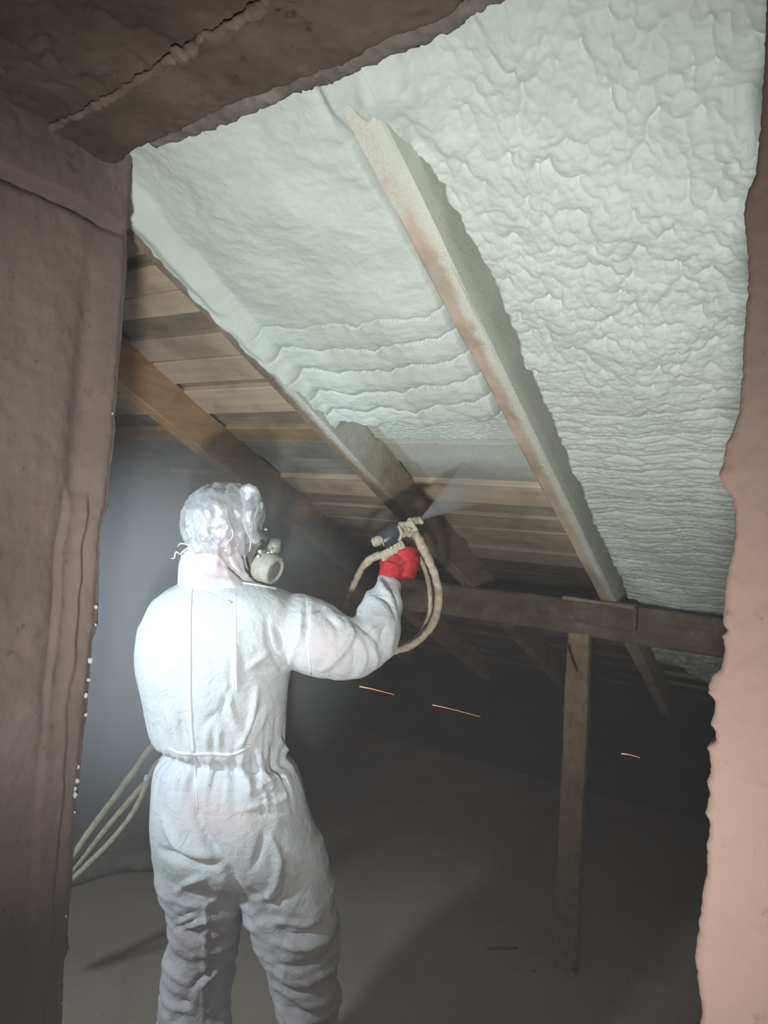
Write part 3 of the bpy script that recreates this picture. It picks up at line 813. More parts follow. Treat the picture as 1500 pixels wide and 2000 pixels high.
# folds traced one by one: (amplitude mm, width mm, pixels...)
folds = [
 (-7, 5, (600, 1172), (596, 1210), (601, 1262), (606, 1318)), (5, 6, (590, 1185), (588, 1225), (566, 1290), (555, 1312)), (-6, 6, (521, 1205), (524, 1250), (540, 1290), (556, 1312)),
 (-5, 6, (534, 1222), (546, 1240), (560, 1300)), (5, 6, (482, 1305), (510, 1285), (528, 1272)), (-4, 5, (500, 1306), (535, 1302), (570, 1310)),
 (8, 7, (628, 1310), (665, 1278), (688, 1244), (683, 1225)), (-6, 6, (690, 1212), (720, 1235), (738, 1256)), (6, 6, (672, 1208), (684, 1232), (688, 1246)), (-7, 6, (692, 1250), (694, 1285), (688, 1318)),
 (6, 6, (702, 1245), (712, 1280), (706, 1312)), (5, 6, (722, 1262), (735, 1285), (730, 1310)), (-5, 5, (640, 1205), (655, 1222), (660, 1240)), (5, 5, (655, 1206), (668, 1222), (672, 1250)),
 (-5, 5, (612, 1196), (622, 1190), (632, 1184)), (-7, 5, (720, 1150), (742, 1165), (762, 1180), (770, 1205)), (5, 5, (742, 1128), (750, 1152), (772, 1175)), (-5, 5, (752, 1132), (764, 1155), (778, 1180)),
 (-5, 5, (752, 1215), (748, 1240), (740, 1262)), (6, 6, (722, 1238), (746, 1222), (762, 1205)),
 # waist and torso
 (-6, 5, (350, 1395), (356, 1425), (366, 1462)), (5, 5, (405, 1410), (404, 1440), (402, 1465)), (5, 5, (430, 1415), (428, 1440), (428, 1466)), (-5, 6, (455, 1330), (432, 1390), (448, 1410)), (5, 6, (442, 1340), (452, 1390), (462, 1420)),
 (8, 7, (502, 1345), (496, 1380), (486, 1430), (462, 1465)), (-8, 9, (512, 1380), (500, 1420), (482, 1455)), (6, 7, (518, 1390), (508, 1420), (492, 1448)), (-5, 6, (396, 1425), (414, 1398), (426, 1392)), (4, 5, (320, 1380), (330, 1410), (334, 1438)),
 (-5, 6, (455, 1280), (450, 1320), (452, 1335)), (5, 8, (462, 1240), (460, 1300), (462, 1340)), 
 # below the waist
 (5, 5, (346, 1478), (346, 1520), (342, 1580)), (5, 5, (412, 1478), (410, 1510), (406, 1545)), (7, 7, (462, 1480), (474, 1500), (486, 1535), (484, 1560)), (7, 7, (500, 1458), (512, 1490), (525, 1520)), (-7, 6, (492, 1470), (500, 1500), (506, 1530)),
 (8, 7, (541, 1436), (556, 1470), (570, 1500), (590, 1520)), (-7, 7, (528, 1450), (545, 1490), (558, 1515)), (4, 3.5, (495, 1540), (520, 1530), (548, 1515)), (-4, 3, (500, 1552), (530, 1545), (560, 1530)), (4, 3, (505, 1560), (525, 1545), (545, 1525)), (4, 3, (500, 1525), (515, 1545), (522, 1570)),
 (-4, 3, (520, 1535), (512, 1560), (516, 1600)), (4, 3, (460, 1585), (500, 1575), (560, 1560)), (4, 4, (520, 1568), (545, 1565), (565, 1552)), (-4, 4, (480, 1590), (520, 1590), (560, 1585)),
 # seat and thighs
 (-9, 10, (380, 1560), (392, 1610), (420, 1660), (438, 1685)), (9, 12, (318, 1600), (340, 1640), (380, 1668), (420, 1672)), (-12, 9, (312, 1660), (345, 1672), (390, 1688), (430, 1688)), (-12, 10, (438, 1690), (452, 1712), (470, 1740)),
 (-7, 8, (515, 1625), (508, 1660), (496, 1695)), (8, 8, (530, 1640), (545, 1680), (535, 1730), (515, 1752)), (-9, 9, (560, 1690), (562, 1720), (545, 1760), (510, 1765)), (7, 8, (505, 1735), (530, 1752), (535, 1762)), (-4, 4, (560, 1695), (580, 1695), (596, 1692)),
 (8, 8, (356, 1800), (390, 1772), (420, 1745), (440, 1715)), (-8, 7, (345, 1795), (380, 1780), (410, 1752)), (7, 6, (328, 1830), (360, 1812), (400, 1795)), (-6, 5, (340, 1815), (370, 1800), (388, 1795)), (7, 7, (345, 1740), (370, 1722), (400, 1715)),
 (5, 4, (400, 1750), (402, 1800), (398, 1900), (396, 2000)), (-8, 6, (372, 1932), (400, 1900), (430, 1875)), (6, 6, (385, 1930), (410, 1905), (440, 1880)), (6, 7, (320, 1950), (345, 1972), (380, 1980)), (-6, 6, (318, 1935), (350, 1960), (372, 1962)),
 (8, 7, (530, 1800), (570, 1805), (600, 1805), (622, 1795)), (-9, 6, (545, 1808), (560, 1828), (590, 1826), (612, 1818)), (8, 7, (535, 1840), (575, 1850), (620, 1842), (655, 1815)), (-9, 7, (540, 1880), (580, 1886), (620, 1878), (650, 1850)),
 (9, 8, (545, 1905), (580, 1920), (630, 1905), (660, 1880)), (-8, 6, (550, 1925), (580, 1936), (610, 1930), (640, 1910)), (8, 7, (560, 1945), (600, 1962), (640, 1950)), (-8, 6, (560, 1968), (600, 1980), (645, 1965)), (6, 7, (560, 1995), (600, 1995), (640, 1985)),
]
for f in folds:
    amp, wd, pts = f[0] / 1000, f[1] / 1000, f[2:]
    P3 = [hit(*p) for p in pts]; P3 = [p for p in P3 if p is not None]
    if len(P3) < 2: continue
    Q = catmull(np.array(P3), 4)
    best = np.full(len(CV), 9.0); tt = np.zeros(len(CV))
    for i in range(len(Q) - 1):
        d_, t_ = seg_dist(CV, Q[i], Q[i + 1])
        mk = d_ < best; best[mk] = d_[mk]; tt[mk] = (i + t_[mk]) / (len(Q) - 1)
    taper = np.sin(np.clip(tt, 0.03, .97) * pi) ** .5
    disp += 1.6 * amp * taper * np.exp(-(best / wd) ** 2)
CV2 = CV + CN * disp[:, None]

person = empty('person', at(470, 2330, D0) * np.array([1, 1, 0]), label='worker seen from behind in white coverall and clear plastic hood, right arm raised', cat='person')

m, nt, b = new_mat('coverall_fabric')
att = N_(nt, 'ShaderNodeVertexColor', layer_name='see_through')
oc = objco(nt)
f = noise(nt, oc, 420, 3, .6); f2 = noise(nt, oc, 18, 4, .6)
c = mixc(nt, maprange(nt, f2, .35, .7, 0, .35), att.outputs['Color'], (.70, .74, .77), 'MIX')
nt.links.new(c, b.inputs['Base Color'])
b.inputs['Roughness'].default_value = .7; b.inputs['Specular IOR Level'].default_value = .25
b.inputs['Sheen Weight'].default_value = .15
crk = noise(nt, oc, 34, 5, .55, 1.2)
mx = math_(nt, 'ADD', math_(nt, 'MULTIPLY', f, .10), crk)
bump(nt, b, mx, .6, .007)
M['suit'] = m
cov = mesh('coverall', CV2, CF, M['suit'], person)
# colour of what shows through the thin cloth: shirt, skin and trousers
col = np.tile(np.array([.62, .67, .70]), (len(CV2), 1))
def tint(px, py, rx, ry, c, k):
    global col
    P0 = at(px, py, D0)
    w = np.exp(-(((CV2[:, 0] - P0[0]) / (rx * PX)) ** 2 + ((CV2[:, 2] - P0[2]) / (ry * PX)) ** 2)) * k
    col = col * (1 - w[:, None]) + .78 * np.array(c) * w[:, None]
for a in [(645, 1250, 45, 45, (.86, .72, .74), .7), (470, 1555, 70, 30, (.86, .70, .68), .7), (420, 1540, 40, 30, (.85, .72, .72), .5), (360, 1640, 50, 45, (.55, .60, .50), .6), (530, 1640, 90, 60, (.52, .55, .54), .7), (450, 1630, 60, 45, (.60, .62, .60), .5),
          (400, 1780, 70, 60, (.66, .58, .58), .6), (370, 1900, 60, 90, (.68, .62, .62), .6), (600, 1800, 60, 90, (.60, .58, .56), .6), (610, 1930, 60, 80, (.62, .57, .55), .6), (540, 1730, 60, 60, (.58, .58, .58), .5)]:
    tint(*a)
lg = sst(zat(1620), zat(1780), CV2[:, 2])[:, None]  # legs darkened and warmed in colour, for the dimmer warm light on them
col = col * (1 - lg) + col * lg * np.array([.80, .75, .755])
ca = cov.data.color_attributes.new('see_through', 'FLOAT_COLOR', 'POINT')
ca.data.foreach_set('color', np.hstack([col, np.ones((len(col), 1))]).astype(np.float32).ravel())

# seams stitched over the cloth
bvh2 = BVHTree.FromPolygons([Vector(v) for v in CV2], CF)
M['seam'] = plain('seam_tape', (.84, .88, .90), .5, .05, 80, .1)
def seam(pts, r, name='seam', flat=.6, parent=cov, tree=None, mat=None):
    px = catmull(np.array([(a, b_) for a, b_ in pts], float), 10)
    P3 = [hit(a, b_, tree or bvh2) for a, b_ in px]; P3 = [p for p in P3 if p is not None]
    if len(P3) < 3: return
    P3 = np.array(P3); P3[1:-1] = (P3[:-2] + P3[1:-1] * 2 + P3[2:]) / 4
    V, F = tube_geo(P3, r, seg=8, smoothpath=False)
    me_parent = person
    return mesh(name, V, F, mat or M['seam'], me_parent)
seam([(374, 1140), (371, 1200), (371, 1280), (371, 1350), (374, 1420), (378, 1468)], .0042)
seam([(460, 1160), (461, 1230), (461, 1300), (463, 1350)], .0016)
seam([(330, 1462), (350, 1470), (376, 1473), (410, 1472), (445, 1474), (468, 1468), (490, 1455)], .0036, 'waist_elastic')
seam([(380, 1478), (382, 1520), (386, 1580)], .0016)
seam([(602, 1172), (598, 1215), (602, 1262), (607, 1316)], .0018)
seam([(356, 1133), (380, 1138), (410, 1137), (450, 1136), (490, 1141), (540, 1150)], .0030, 'collar_seam')

# bare body under the clothes: head with face turned right, neck, trunk and limbs in one surface
shr = lambda rows, k: [(r[0], (r[1] + r[2]) / 2 - (r[2] - r[1]) / 2 * k, (r[1] + r[2]) / 2 + (r[2] - r[1]) / 2 * k, r[3] * k, r[4]) for r in rows]
HC = at(438, 1022, 1.665)
face = np.array([.62, .78, 0.0]); face /= np.linalg.norm(face); side = np.array([face[1], -face[0], 0]); upv = np.array([0, 0, 1.0])
AX = np.stack([face, side, upv])
bp = [ringloft(shr(torso[1:], .72), 24), ringloft(shr(leg_l, .66), 18), ringloft(shr(leg_r, .66), 18),
      ptube(arm_r, 14, 4, .6), ptube(arm_l, 14, 4, .6),
      ellipsoid_geo(HC - upv * .005, (.080, .068, .074), AX), ellipsoid_geo(HC + face * .030 - upv * .045, (.052, .050, .062), AX),
      ellipsoid_geo(HC + face * .088 - upv * .025, (.017, .012, .026), AX),
      ellipsoid_geo(HC + side * .073 - upv * .01, (.018, .009, .03), AX), ellipsoid_geo(HC - side * .073 - upv * .01, (.018, .009, .03), AX),
      ellipsoid_geo(HC + face * .078 - upv * .068, (.014, .024, .010), AX),
      tube_geo([HC - upv * .03, at(430, 1110, 1.66), at(430, 1180, 1.65)], [.055, .056, .06], seg=16)]
BV, BF = union(bp, .008, 3)
M['skin'] = plain('skin', (.62, .40, .33), .55, .12, 30, .1)
mesh('body', BV, BF, M['skin'], person)

# white cloth hood under the film, then its collar
hood_parts = [ellipsoid_geo(at(430, 1016, 1.655), (.080, .092, .082)), ellipsoid_geo(at(450, 1040, 1.66), (.066, .085, .070)),
              ringloft([(1030, 380, 480, .066, .0), (1060, 374, 484, .066, .0), (1080, 360, 480, .070, .0), (1100, 354, 480, .074, .0), (1122, 353, 488, .078, .0), (1140, 352, 506, .082, .0), (1152, 352, 520, .080, .0)], 30)]
HV, HF = union(hood_parts, .0045, 6)
HN = normals_of(HV, HF)
hx, hy, hz = HV.T
hd = .003 * np.clip(1 - np.abs(perlin3(hx * 22, hy * 20, hz * 13)) * 2.6, -.5, 1) + .002 * perlin3(hx * 40, hy * 40, hz * 40)
hb = BVHTree.FromPolygons([Vector(v) for v in HV], HF)
for amp, wd, pts in [(-.007, .004, ((430, 1078), (445, 1100), (470, 1125), (480, 1135))), (-.006, .004, ((442, 1078), (455, 1110), (476, 1130))), (.006, .005, ((460, 1070), (470, 1095), (480, 1125))), (-.006, .004, ((468, 1060), (476, 1090), (482, 1115))),
                     (-.005, .006, ((372, 1078), (420, 1076), (470, 1072))), (.004, .005, ((380, 1085), (378, 1110), (372, 1132))), (-.005, .005, ((430, 1100), (455, 1112), (475, 1130))), (.004, .006, ((360, 1135), (400, 1130), (440, 1132)))]:
    P3 = [hit(*p, hb) for p in pts]; P3 = np.array([p for p in P3 if p is not None])
    if len(P3) < 2: continue
    best = np.min([seg_dist(HV, P3[i], P3[i + 1])[0] for i in range(len(P3) - 1)], 0)
    hd += amp * np.exp(-(best / wd) ** 2)
HV = HV + HN * hd[:, None]
m, nt, b = new_mat('hood_fabric')
oc = objco(nt)
b.inputs['Base Color'].default_value = (.88, .90, .93, 1); b.inputs['Roughness'].default_value = .75
att = N_(nt, 'ShaderNodeVertexColor', layer_name='see_through'); nt.links.new(att.outputs['Color'], b.inputs['Base Color'])
bump(nt, b, noise(nt, oc, 60, 5, .6), .3, .003)
hood = mesh('hood', HV, HF, m, person, label='white cloth hood and collar')
hc = np.tile(np.array([.64, .67, .71]), (len(HV), 1))
for px, py, rx, ry, c, k in [(425, 1105, 50, 26, (.68, .53, .57), .7), (455, 1062, 22, 20, (.66, .44, .46), .7)]:
    P0 = at(px, py, D0)
    w = np.exp(-(((HV[:, 0] - P0[0]) / (rx * PX)) ** 2 + ((HV[:, 2] - P0[2]) / (ry * PX)) ** 2)) * k
    hc = hc * (1 - w[:, None]) + np.array(c) * w[:, None]
ca = hood.data.color_attributes.new('see_through', 'FLOAT_COLOR', 'POINT')
ca.data.foreach_set('color', np.hstack([hc, np.ones((len(hc), 1))]).astype(np.float32).ravel())

# clear plastic film over the head
m, nt, b = new_mat('clear_plastic_film')
nt.nodes.remove(b)
oc = objco(nt)
tr = N_(nt, 'ShaderNodeBsdfTransparent', i_Color=(.96, .97, .98, 1)); gl = N_(nt, 'ShaderNodeBsdfGlossy', i_Color=(1, 1, 1, 1), i_Roughness=.12); df = N_(nt, 'ShaderNodeBsdfDiffuse', i_Color=(.85, .88, .92, 1))
fr = N_(nt, 'ShaderNodeFresnel', i_IOR=1.55)
bp_ = N_(nt, 'ShaderNodeBump', i_Strength=.6, i_Distance=.004)
nt.links.new(noise(nt, oc, 55, 6, .6, 1.5), bp_.inputs['Height'])
for s_n in (gl, fr, df): nt.links.new(bp_.outputs[0], s_n.inputs['Normal'])
lw = N_(nt, 'ShaderNodeLayerWeight', i_Blend=.35)
m1 = N_(nt, 'ShaderNodeMixShader'); nt.links.new(math_(nt, 'ADD', math_(nt, 'MULTIPLY', lw.outputs['Facing'], .40), .26, True), m1.inputs[0]); nt.links.new(tr.outputs[0], m1.inputs[1]); nt.links.new(df.outputs[0], m1.inputs[2])
m2 = N_(nt, 'ShaderNodeMixShader'); nt.links.new(math_(nt, 'ADD', math_(nt, 'MULTIPLY', fr.outputs[0], .5), .12, True), m2.inputs[0]); nt.links.new(m1.outputs[0], m2.inputs[1]); nt.links.new(gl.outputs[0], m2.inputs[2])
nt.links.new(m2.outputs[0], nt.nodes['Material Output'].inputs[0])
M['film'] = m
fp = [ellipsoid_geo(at(430, 1020, 1.655), (.089, .103, .093)), ellipsoid_geo(at(455, 1006, 1.66), (.074, .09, .076)),
      ringloft([(1010, 372, 500, .085, 0), (1040, 370, 496, .085, 0), (1066, 376, 490, .080, 0), (1078, 380, 486, .074, 0)], 28),
      tube_geo([at(494, 1060, 1.60), at(491, 1010, 1.585), at(487, 972, 1.595), at(486, 953, 1.60)], [.010, .016, .0195, .0205], seg=14),
      tube_geo([at(484, 1010, 1.60), at(500, 992, 1.60), at(510, 986, 1.60)], [.014, .008, .003], seg=10),
      tube_geo([at(425, 955, 1.62), at(432, 944, 1.62)], [.014, .003], seg=10, smoothpath=False)]
FV, FF = union(fp, .0032, 3)
FN = normals_of(FV, FF)
fx, fy, fz = FV.T
fd = .0065 * np.clip(1 - np.abs(perlin3(fx * 26 + fz * 6, fy * 22, fz * 15)) * 2.8, -.6, 1) + .0022 * np.clip(1 - np.abs(perlin3(fx * 60, fy * 55, fz * 45)) * 2.6, -.6, 1)
FV = FV + FN * fd[:, None]
film = mesh('plastic_hood', FV, FF, M['film'], person, label='crumpled clear plastic film over the head')
M['film_edge'] = plain('plastic_film_edge', (.85, .90, .95), .25, .1, 60, .2, spec=.8)
for pts in [((371, 1070), (360, 1074), (352, 1082), (344, 1078), (340, 1090), (334, 1091)), ((372, 1002), (364, 1018), (366, 1030), (360, 1040), (366, 1048)), ((380, 1075), (366, 1064), (352, 1062), (347, 1068)), ((368, 985), (362, 992), (366, 1002)),
            ((497, 1000), (492, 1030), (490, 1060), (487, 1078)), ((508, 986), (500, 1002), (496, 1030)), ((440, 1070), (445, 1058), (452, 1052), (455, 1040), (448, 1020), (440, 985)), ((404, 985), (402, 1020), (410, 1050), (425, 1068))]:
    tube('film_fold', [at(a, b_, 1.565 if a > 400 and a < 470 else 1.60) for a, b_ in pts], [.0012] + [.0016] * (len(pts) - 2) + [.0006], M['film_edge'], person, seg=6, per=5)

# respirator: mask cup against the face and a round filter on its side
M['resp'] = plain('respirator_rubber', (.38, .39, .36), .5, .25, 60, .3, spec=.5)
M['resp_dark'] = plain('filter_mesh', (.24, .25, .25), .6, .3, 200, .3)
M['resp_lt'] = plain('filter_ring', (.46, .46, .40), .5, .15, 80, .3, spec=.5)
mc = HC + face * .095 - upv * .060
V, F = union([ellipsoid_geo(mc, (.045, .048, .050), AX), tube_geo([mc, at(512, 1105, 1.69)], [.036, .032], seg=16, smoothpath=False)], .004, 3)
resp = empty('respirator', at(522, 1108, 1.63))
resp.parent = person; resp.location = tuple(at(522, 1108, 1.63) - np.array(person.location)); resp['_w'] = 1
def rmesh(name, V, F, mat):
    o = mesh(name, V, F, mat, None); o.parent = resp; o.location = tuple(-at(522, 1108, 1.63)); return o
rmesh('mask_cup', V, F, M['resp'])
axd = at(552, 1124, 1.625) - at(500, 1100, 1.66)
def rl(name, p, ax, prof, mat):
    V, F = lathe_geo(p, ax, prof); o = rmesh(name, V, F, mat); o.data.set_sharp_from_angle(angle=radians(35)); return o
base = at(507, 1101, 1.655)
rl('filter_body', base, axd, [(0, .026), (.004, .038), (.010, .041), (.013, .038), (.017, .041), (.024, .042), (.028, .039), (.036, .038), (.044, .037), (.050, .034), (.052, .029), (.050, .026), (.046, .023)], M['resp_lt'])
rl('filter_mesh', base + axd / np.linalg.norm(axd) * .044, axd, [(0, .027), (.003, .027), (.0035, .018), (.0065, .017), (.007, .006)], M['resp_dark'])
rl('valve', at(533, 1076, 1.66), at(538, 1058, 1.65) - at(533, 1076, 1.66), [(0, .017), (.012, .018), (.02, .015), (.03, .014), (.034, .008)], M['resp'])
for q in [(508, 1077, 1.62, .006), (505, 1087, 1.615, .005), (531, 1078, 1.61, .004), (524, 1079, 1.61, .003), (519, 1034, 1.60, .004)]:
    V, F = ellipsoid_geo(at(q[0], q[1], q[2]), (q[3], q[3], q[3] * .8), n=6, m=8); rmesh('foam_speck', V, F, M['foam'])

# boots below the frame
M['boot'] = plain('boot_rubber', (.10, .10, .10), .5)
for cx, fxp in ((378, -.06), (601, .06)):
    A = at(cx, 2255, D0 + .02); zf = .0
    V, F = union([tube_geo([A, A * np.array([1, 1, 0]) + np.array([0, 0, .09])], [.048, .050], seg=16, smoothpath=False),
                  ellipsoid_geo(A * np.array([1, 1, 0]) + np.array([fxp * .3, .06, .045]), (.046, .135, .045))], .008, 3)
    V[:, 2] = np.maximum(V[:, 2], .004)
    mesh('boot', V, F, M['boot'], person)

# red glove closed round the grip: palm, four fingers and a thumb
M['glove'] = plain('red_glove', (.60, .035, .035), .6, .35, 60, .35, .002)
M['ink'] = plain('glove_print', (.09, .02, .03), .7)
def hand(parts_extra, name, mat):
    V, F = union(parts_extra, .0032, 3)
    Nn = normals_of(V, F)
    V = V + Nn * (.0010 * perlin3(V[:, 0] * 90, V[:, 1] * 90, V[:, 2] * 90))[:, None]
    return mesh(name, V, F, mat, person), V, F
gp = [ptube([(758, 1142, 1.78, 21), (762, 1124, 1.79, 23), (768, 1106, 1.80, 25)], 16),
      ellipsoid_geo(at(774, 1104, 1.80), (.036, .024, .040), np.stack([np.array([.92, 0, .38]), np.array([0, 1, 0]), np.array([-.38, 0, .92])])),
      ellipsoid_geo(at(788, 1090, 1.80), (.028, .022, .030))]
for k, (ky, kx) in enumerate([(1076, 798), (1091, 802), (1106, 801), (1120, 796)]):
    ln = [1.0, 1.08, 1.0, .85][k]
    gp.append(ptube([(778, ky + 3, 1.795, 10), (kx, ky, 1.795, 9.6), (kx + 9 * ln, ky + 2, 1.825, 9), (kx + 6 * ln, ky + 3, 1.855, 8.6), (kx - 8 * ln, ky + 2, 1.865, 8)], 12, 5))
gp.append(ptube([(758, 1118, 1.80, 12), (752, 1098, 1.825, 11), (762, 1084, 1.85, 10), (774, 1080, 1.865, 8.5)], 12, 5))
glove, GV, GF = hand(gp, 'glove', M['glove'])
gb = BVHTree.FromPolygons([Vector(v) for v in GV], GF)
for pts in [((772, 1086), (777, 1084), (781, 1088)), ((774, 1091), (779, 1090), (783, 1094)), ((782, 1088), (786, 1092), (784, 1096)), ((786, 1096), (789, 1100), (787, 1103)), ((775, 1095), (780, 1096), (782, 1099))]:
    seam(pts, .0011, 'glove_print', parent=person, tree=gb, mat=M['ink'])
gl = [ptube([(418, 1400, 1.97, 20), (440, 1402, 2.02, 26)], 14)]
for k in range(4): gl.append(ptube([(440, 1388 + k * 9, 2.02, 9), (455, 1388 + k * 9, 2.04, 8), (458, 1390 + k * 9, 2.07, 8), (446, 1390 + k * 9, 2.09, 7)], 10, 4))
gl.append(ptube([(428, 1385, 2.0, 10), (436, 1374, 2.04, 9), (446, 1374, 2.07, 8)], 10, 4))
hand(gl, 'glove', M['glove'])

# ------------------------------------------------------------------ spray gun, caked with dried foam
M['gun_dark'] = plain('gun_cylinder_paint', (.045, .055, .07), .35, .3, 40, .15, spec=.7)
M['hose'] = plain('cream_hose_jacket', (.62, .56, .42), .75, .25, 60, .5, .003, col2=(.42, .38, .28))
M['hose_gun'] = plain('foam_caked_hose', (.56, .49, .37), .8, .3, 60, .7, .004, col2=(.34, .29, .22))
GD = 1.81
gun = empty('spray_gun', at(785, 1060, GD), label='foam caked spray gun with black air cylinder held in the red glove', cat='spray gun')
def gl_(name, p, q, prof, mat, seg=24):
    a, b_ = at(*p), at(*q)
    L = np.linalg.norm(b_ - a)
    return lathe(name, a, b_ - a, [(d * L, r) for d, r in prof], mat, gun, seg)
gl_('air_cylinder', (745, 1058, GD - .02), (779, 1036, GD - .01), [(0, .018), (.04, .024), (.10, .0255), (.85, .0255), (.93, .024), (1, .020)], M['gun_dark'])
gl_('end_cap', (727, 1061, GD - .02), (746, 1053, GD - .02), [(0, .009), (.12, .013), (.7, .014), (.9, .011), (1, .010)], M['foam_crust'])
def lumpy(parts, vox, amp, fq):
    V, F = union(parts, vox, 2); n = normals_of(V, F)
    V = V + n * (amp * perlin3(V[:, 0] * fq, V[:, 1] * fq, V[:, 2] * fq) + amp * .5 * perlin3(V[:, 0] * fq * 2.6, V[:, 1] * fq * 2.6, V[:, 2] * fq * 2.6))[:, None]
    return V, F
def boxg(c, ax, ay, az, a, b_, d):
    V, F = beam_geo(np.asarray(c) - ax * a / 2, np.asarray(c) + ax * a / 2, ay, az, b_, d, 8, 0, 0, .003)
    return V, F
gx_ = at(792, 1068, GD) - at(750, 1092, GD); gx_ /= np.linalg.norm(gx_); gz_ = np.array([-gx_[2], 0, gx_[0]]); gy_ = np.array([0, 1.0, 0])
V, F = lumpy([boxg(at(768, 1074, GD - .012), gx_, gy_, gz_, .066, .030, .024), boxg(at(751, 1086, GD - .01), gx_, gy_, gz_, .020, .026, .030)], .002, .0018, 120)
mesh('receiver_block', V, F, M['foam_crust'], gun)
V, F = lumpy([boxg(at(796, 1032, GD), gx_, gy_, gz_, .045, .035, .034), ellipsoid_geo(at(785, 1028, GD - .01), (.013, .014, .012), n=10, m=12), ellipsoid_geo(at(803, 1018, GD), (.012, .012, .010), n=10, m=12),
              tube_geo([at(803, 1020, GD), at(820, 1014, GD + .01)], [.012, .0085], seg=12, smoothpath=False), ellipsoid_geo(at(822, 1019, GD), (.007, .008, .008), n=8, m=10),
              tube_geo([at(800, 1030, GD), at(812, 1042, GD)], [.011, .010], seg=12, smoothpath=False), ellipsoid_geo(at(800, 1044, GD - .01), (.008, .01, .009), n=8, m=10)], .002, .0032, 110)
mesh('nozzle_block', V, F, M['foam_crust'], gun)
tube('cylinder_bracket', [at(778, 1028, GD - .025), at(784, 1040, GD - .035), at(783, 1050, GD - .035), at(779, 1056, GD - .03)], [.004, .005, .005, .004], M['foam_crust'], gun, seg=8, lump=.3)
tube('cylinder_clip', [at(741, 1047, GD - .03), at(746, 1053, GD - .045), at(750, 1066, GD - .04)], [.0025, .003, .002], M['foam_crust'], gun, seg=8, lump=.3)
tube('trigger', [at(793, 1050, GD), at(798, 1060, GD + .01), at(797, 1074, GD + .02)], [.005, .004, .004], M['gun_dark'], gun, seg=8)
tube('grip', [at(778, 1072, GD + .03), at(780, 1095, GD + .035), at(776, 1122, GD + .03)], [.015, .016, .014], M['gun_dark'], gun, seg=14)
for q in [(764, 1069), (772, 1065)]:
    V, F = ellipsoid_geo(at(q[0], q[1], GD - .031), (.003, .003, .003), n=6, m=8); mesh('bolt', V, F, M['foam'], gun)
V, F = lumpy([ellipsoid_geo(at(786, 1030, GD - .02), (.006, .006, .006), n=8, m=10), ellipsoid_geo(at(799, 1035, GD - .02), (.006, .006, .008), n=8, m=10)], .0015, .0015, 200)
mesh('foam_crumb', V, F, M['foam_crust'], gun)

def hose(pts, r, mat, label, lump=.25, group=None, flat=1):
    return tube('hose', [at(*p) for p in pts], r, mat, None, seg=14, per=10, lump=lump, label=label, cat='hose', group=group)
hose([(806, 1034, 1.81), (816, 1052, 1.81), (828, 1075, 1.81), (842, 1104, 1.815), (853, 1135, 1.82), (857, 1165, 1.83), (853, 1198, 1.84), (838, 1230, 1.86), (812, 1256, 1.88), (775, 1271, 1.90), (735, 1275, 1.92), (690, 1268, 1.95)],
     [.0095, .0125, .0135, .0110, .0105, .0110, .0115, .0110, .0105, .0100, .0100, .010], M['hose_gun'], 'caked hose looping down on the right side of the spray gun')
hose([(802, 1052, 1.88), (818, 1085, 1.90), (833, 1122, 1.91), (840, 1160, 1.92), (838, 1200, 1.93), (822, 1236, 1.94), (795, 1258, 1.95), (755, 1270, 1.96), (700, 1262, 1.98)], .0065, M['hose_gun'],
     'thinner hose hanging just inside the caked loop, behind the gun')
hose([(752, 1083, 1.81), (738, 1086, 1.815), (722, 1094, 1.83), (707, 1110, 1.84), (694, 1135, 1.85), (684, 1160, 1.86), (677, 1188, 1.87), (674, 1215, 1.88), (680, 1250, 1.90)],
     [.008, .011, .0115, .0095, .0085, .0085, .009, .009, .009], M['hose_gun'], 'caked hose curving down left from the back of the spray gun')
# three cream hoses going from the worker down to the doorway edge
hose([(440, 1395, 2.05), (370, 1405, 2.03), (303, 1452, 2.0), (262, 1507, 2.0), (222, 1562, 2.0), (180, 1618, 2.0), (145, 1668, 2.0), (105, 1720, 2.0), (60, 1775, 2.0)], .0108, M['hose'], 'upper of the three cream hoses leaving the worker towards the wall', .10)
hose([(442, 1410, 2.06), (370, 1440, 2.05), (308, 1492, 2.02), (290, 1522, 2.02), (255, 1563, 2.02), (205, 1622, 2.02), (150, 1690, 2.02), (105, 1740, 2.02), (60, 1790, 2.02)], .0100, M['hose'], 'middle of the three cream hoses leaving the worker towards the wall', .10)
hose([(444, 1420, 2.05), (370, 1460, 2.03), (306, 1500, 2.0), (288, 1528, 1.99), (275, 1560, 1.99), (252, 1600, 1.99), (215, 1645, 1.99), (178, 1682, 1.99), (147, 1712, 1.99), (105, 1745, 1.99), (60, 1780, 1.99)], .0090, M['hose'], 'lower, sagging one of the three cream hoses leaving the worker', .10)
V, F = ellipsoid_geo(at(287, 1521, 1.985), (.010, .010, .013), n=10, m=12)
mesh('foam_blob', V, F, M['foam'], None, label='small white foam blob stuck on the cream hoses beside the hip', cat='foam')
# thick jacketed hose lying on the floor
pz = lambda x, y: on_plane(x, y, (0, 0, 0.045), np.array([0, 0, 1.0]))
tube('floor_hose', [pz(40, 1740), pz(100, 1722), pz(165, 1700), (pz(230, 1683)), pz(310, 1680), pz(400, 1690), pz(520, 1720)], .045, plain('dusty_hose_jacket', (.34, .32, .24), .9, .4, 14, .6, .006), None, seg=18, per=12, lump=.10,
     label='thick dusty jacketed hose lying on the floor behind the legs', cat='hose')

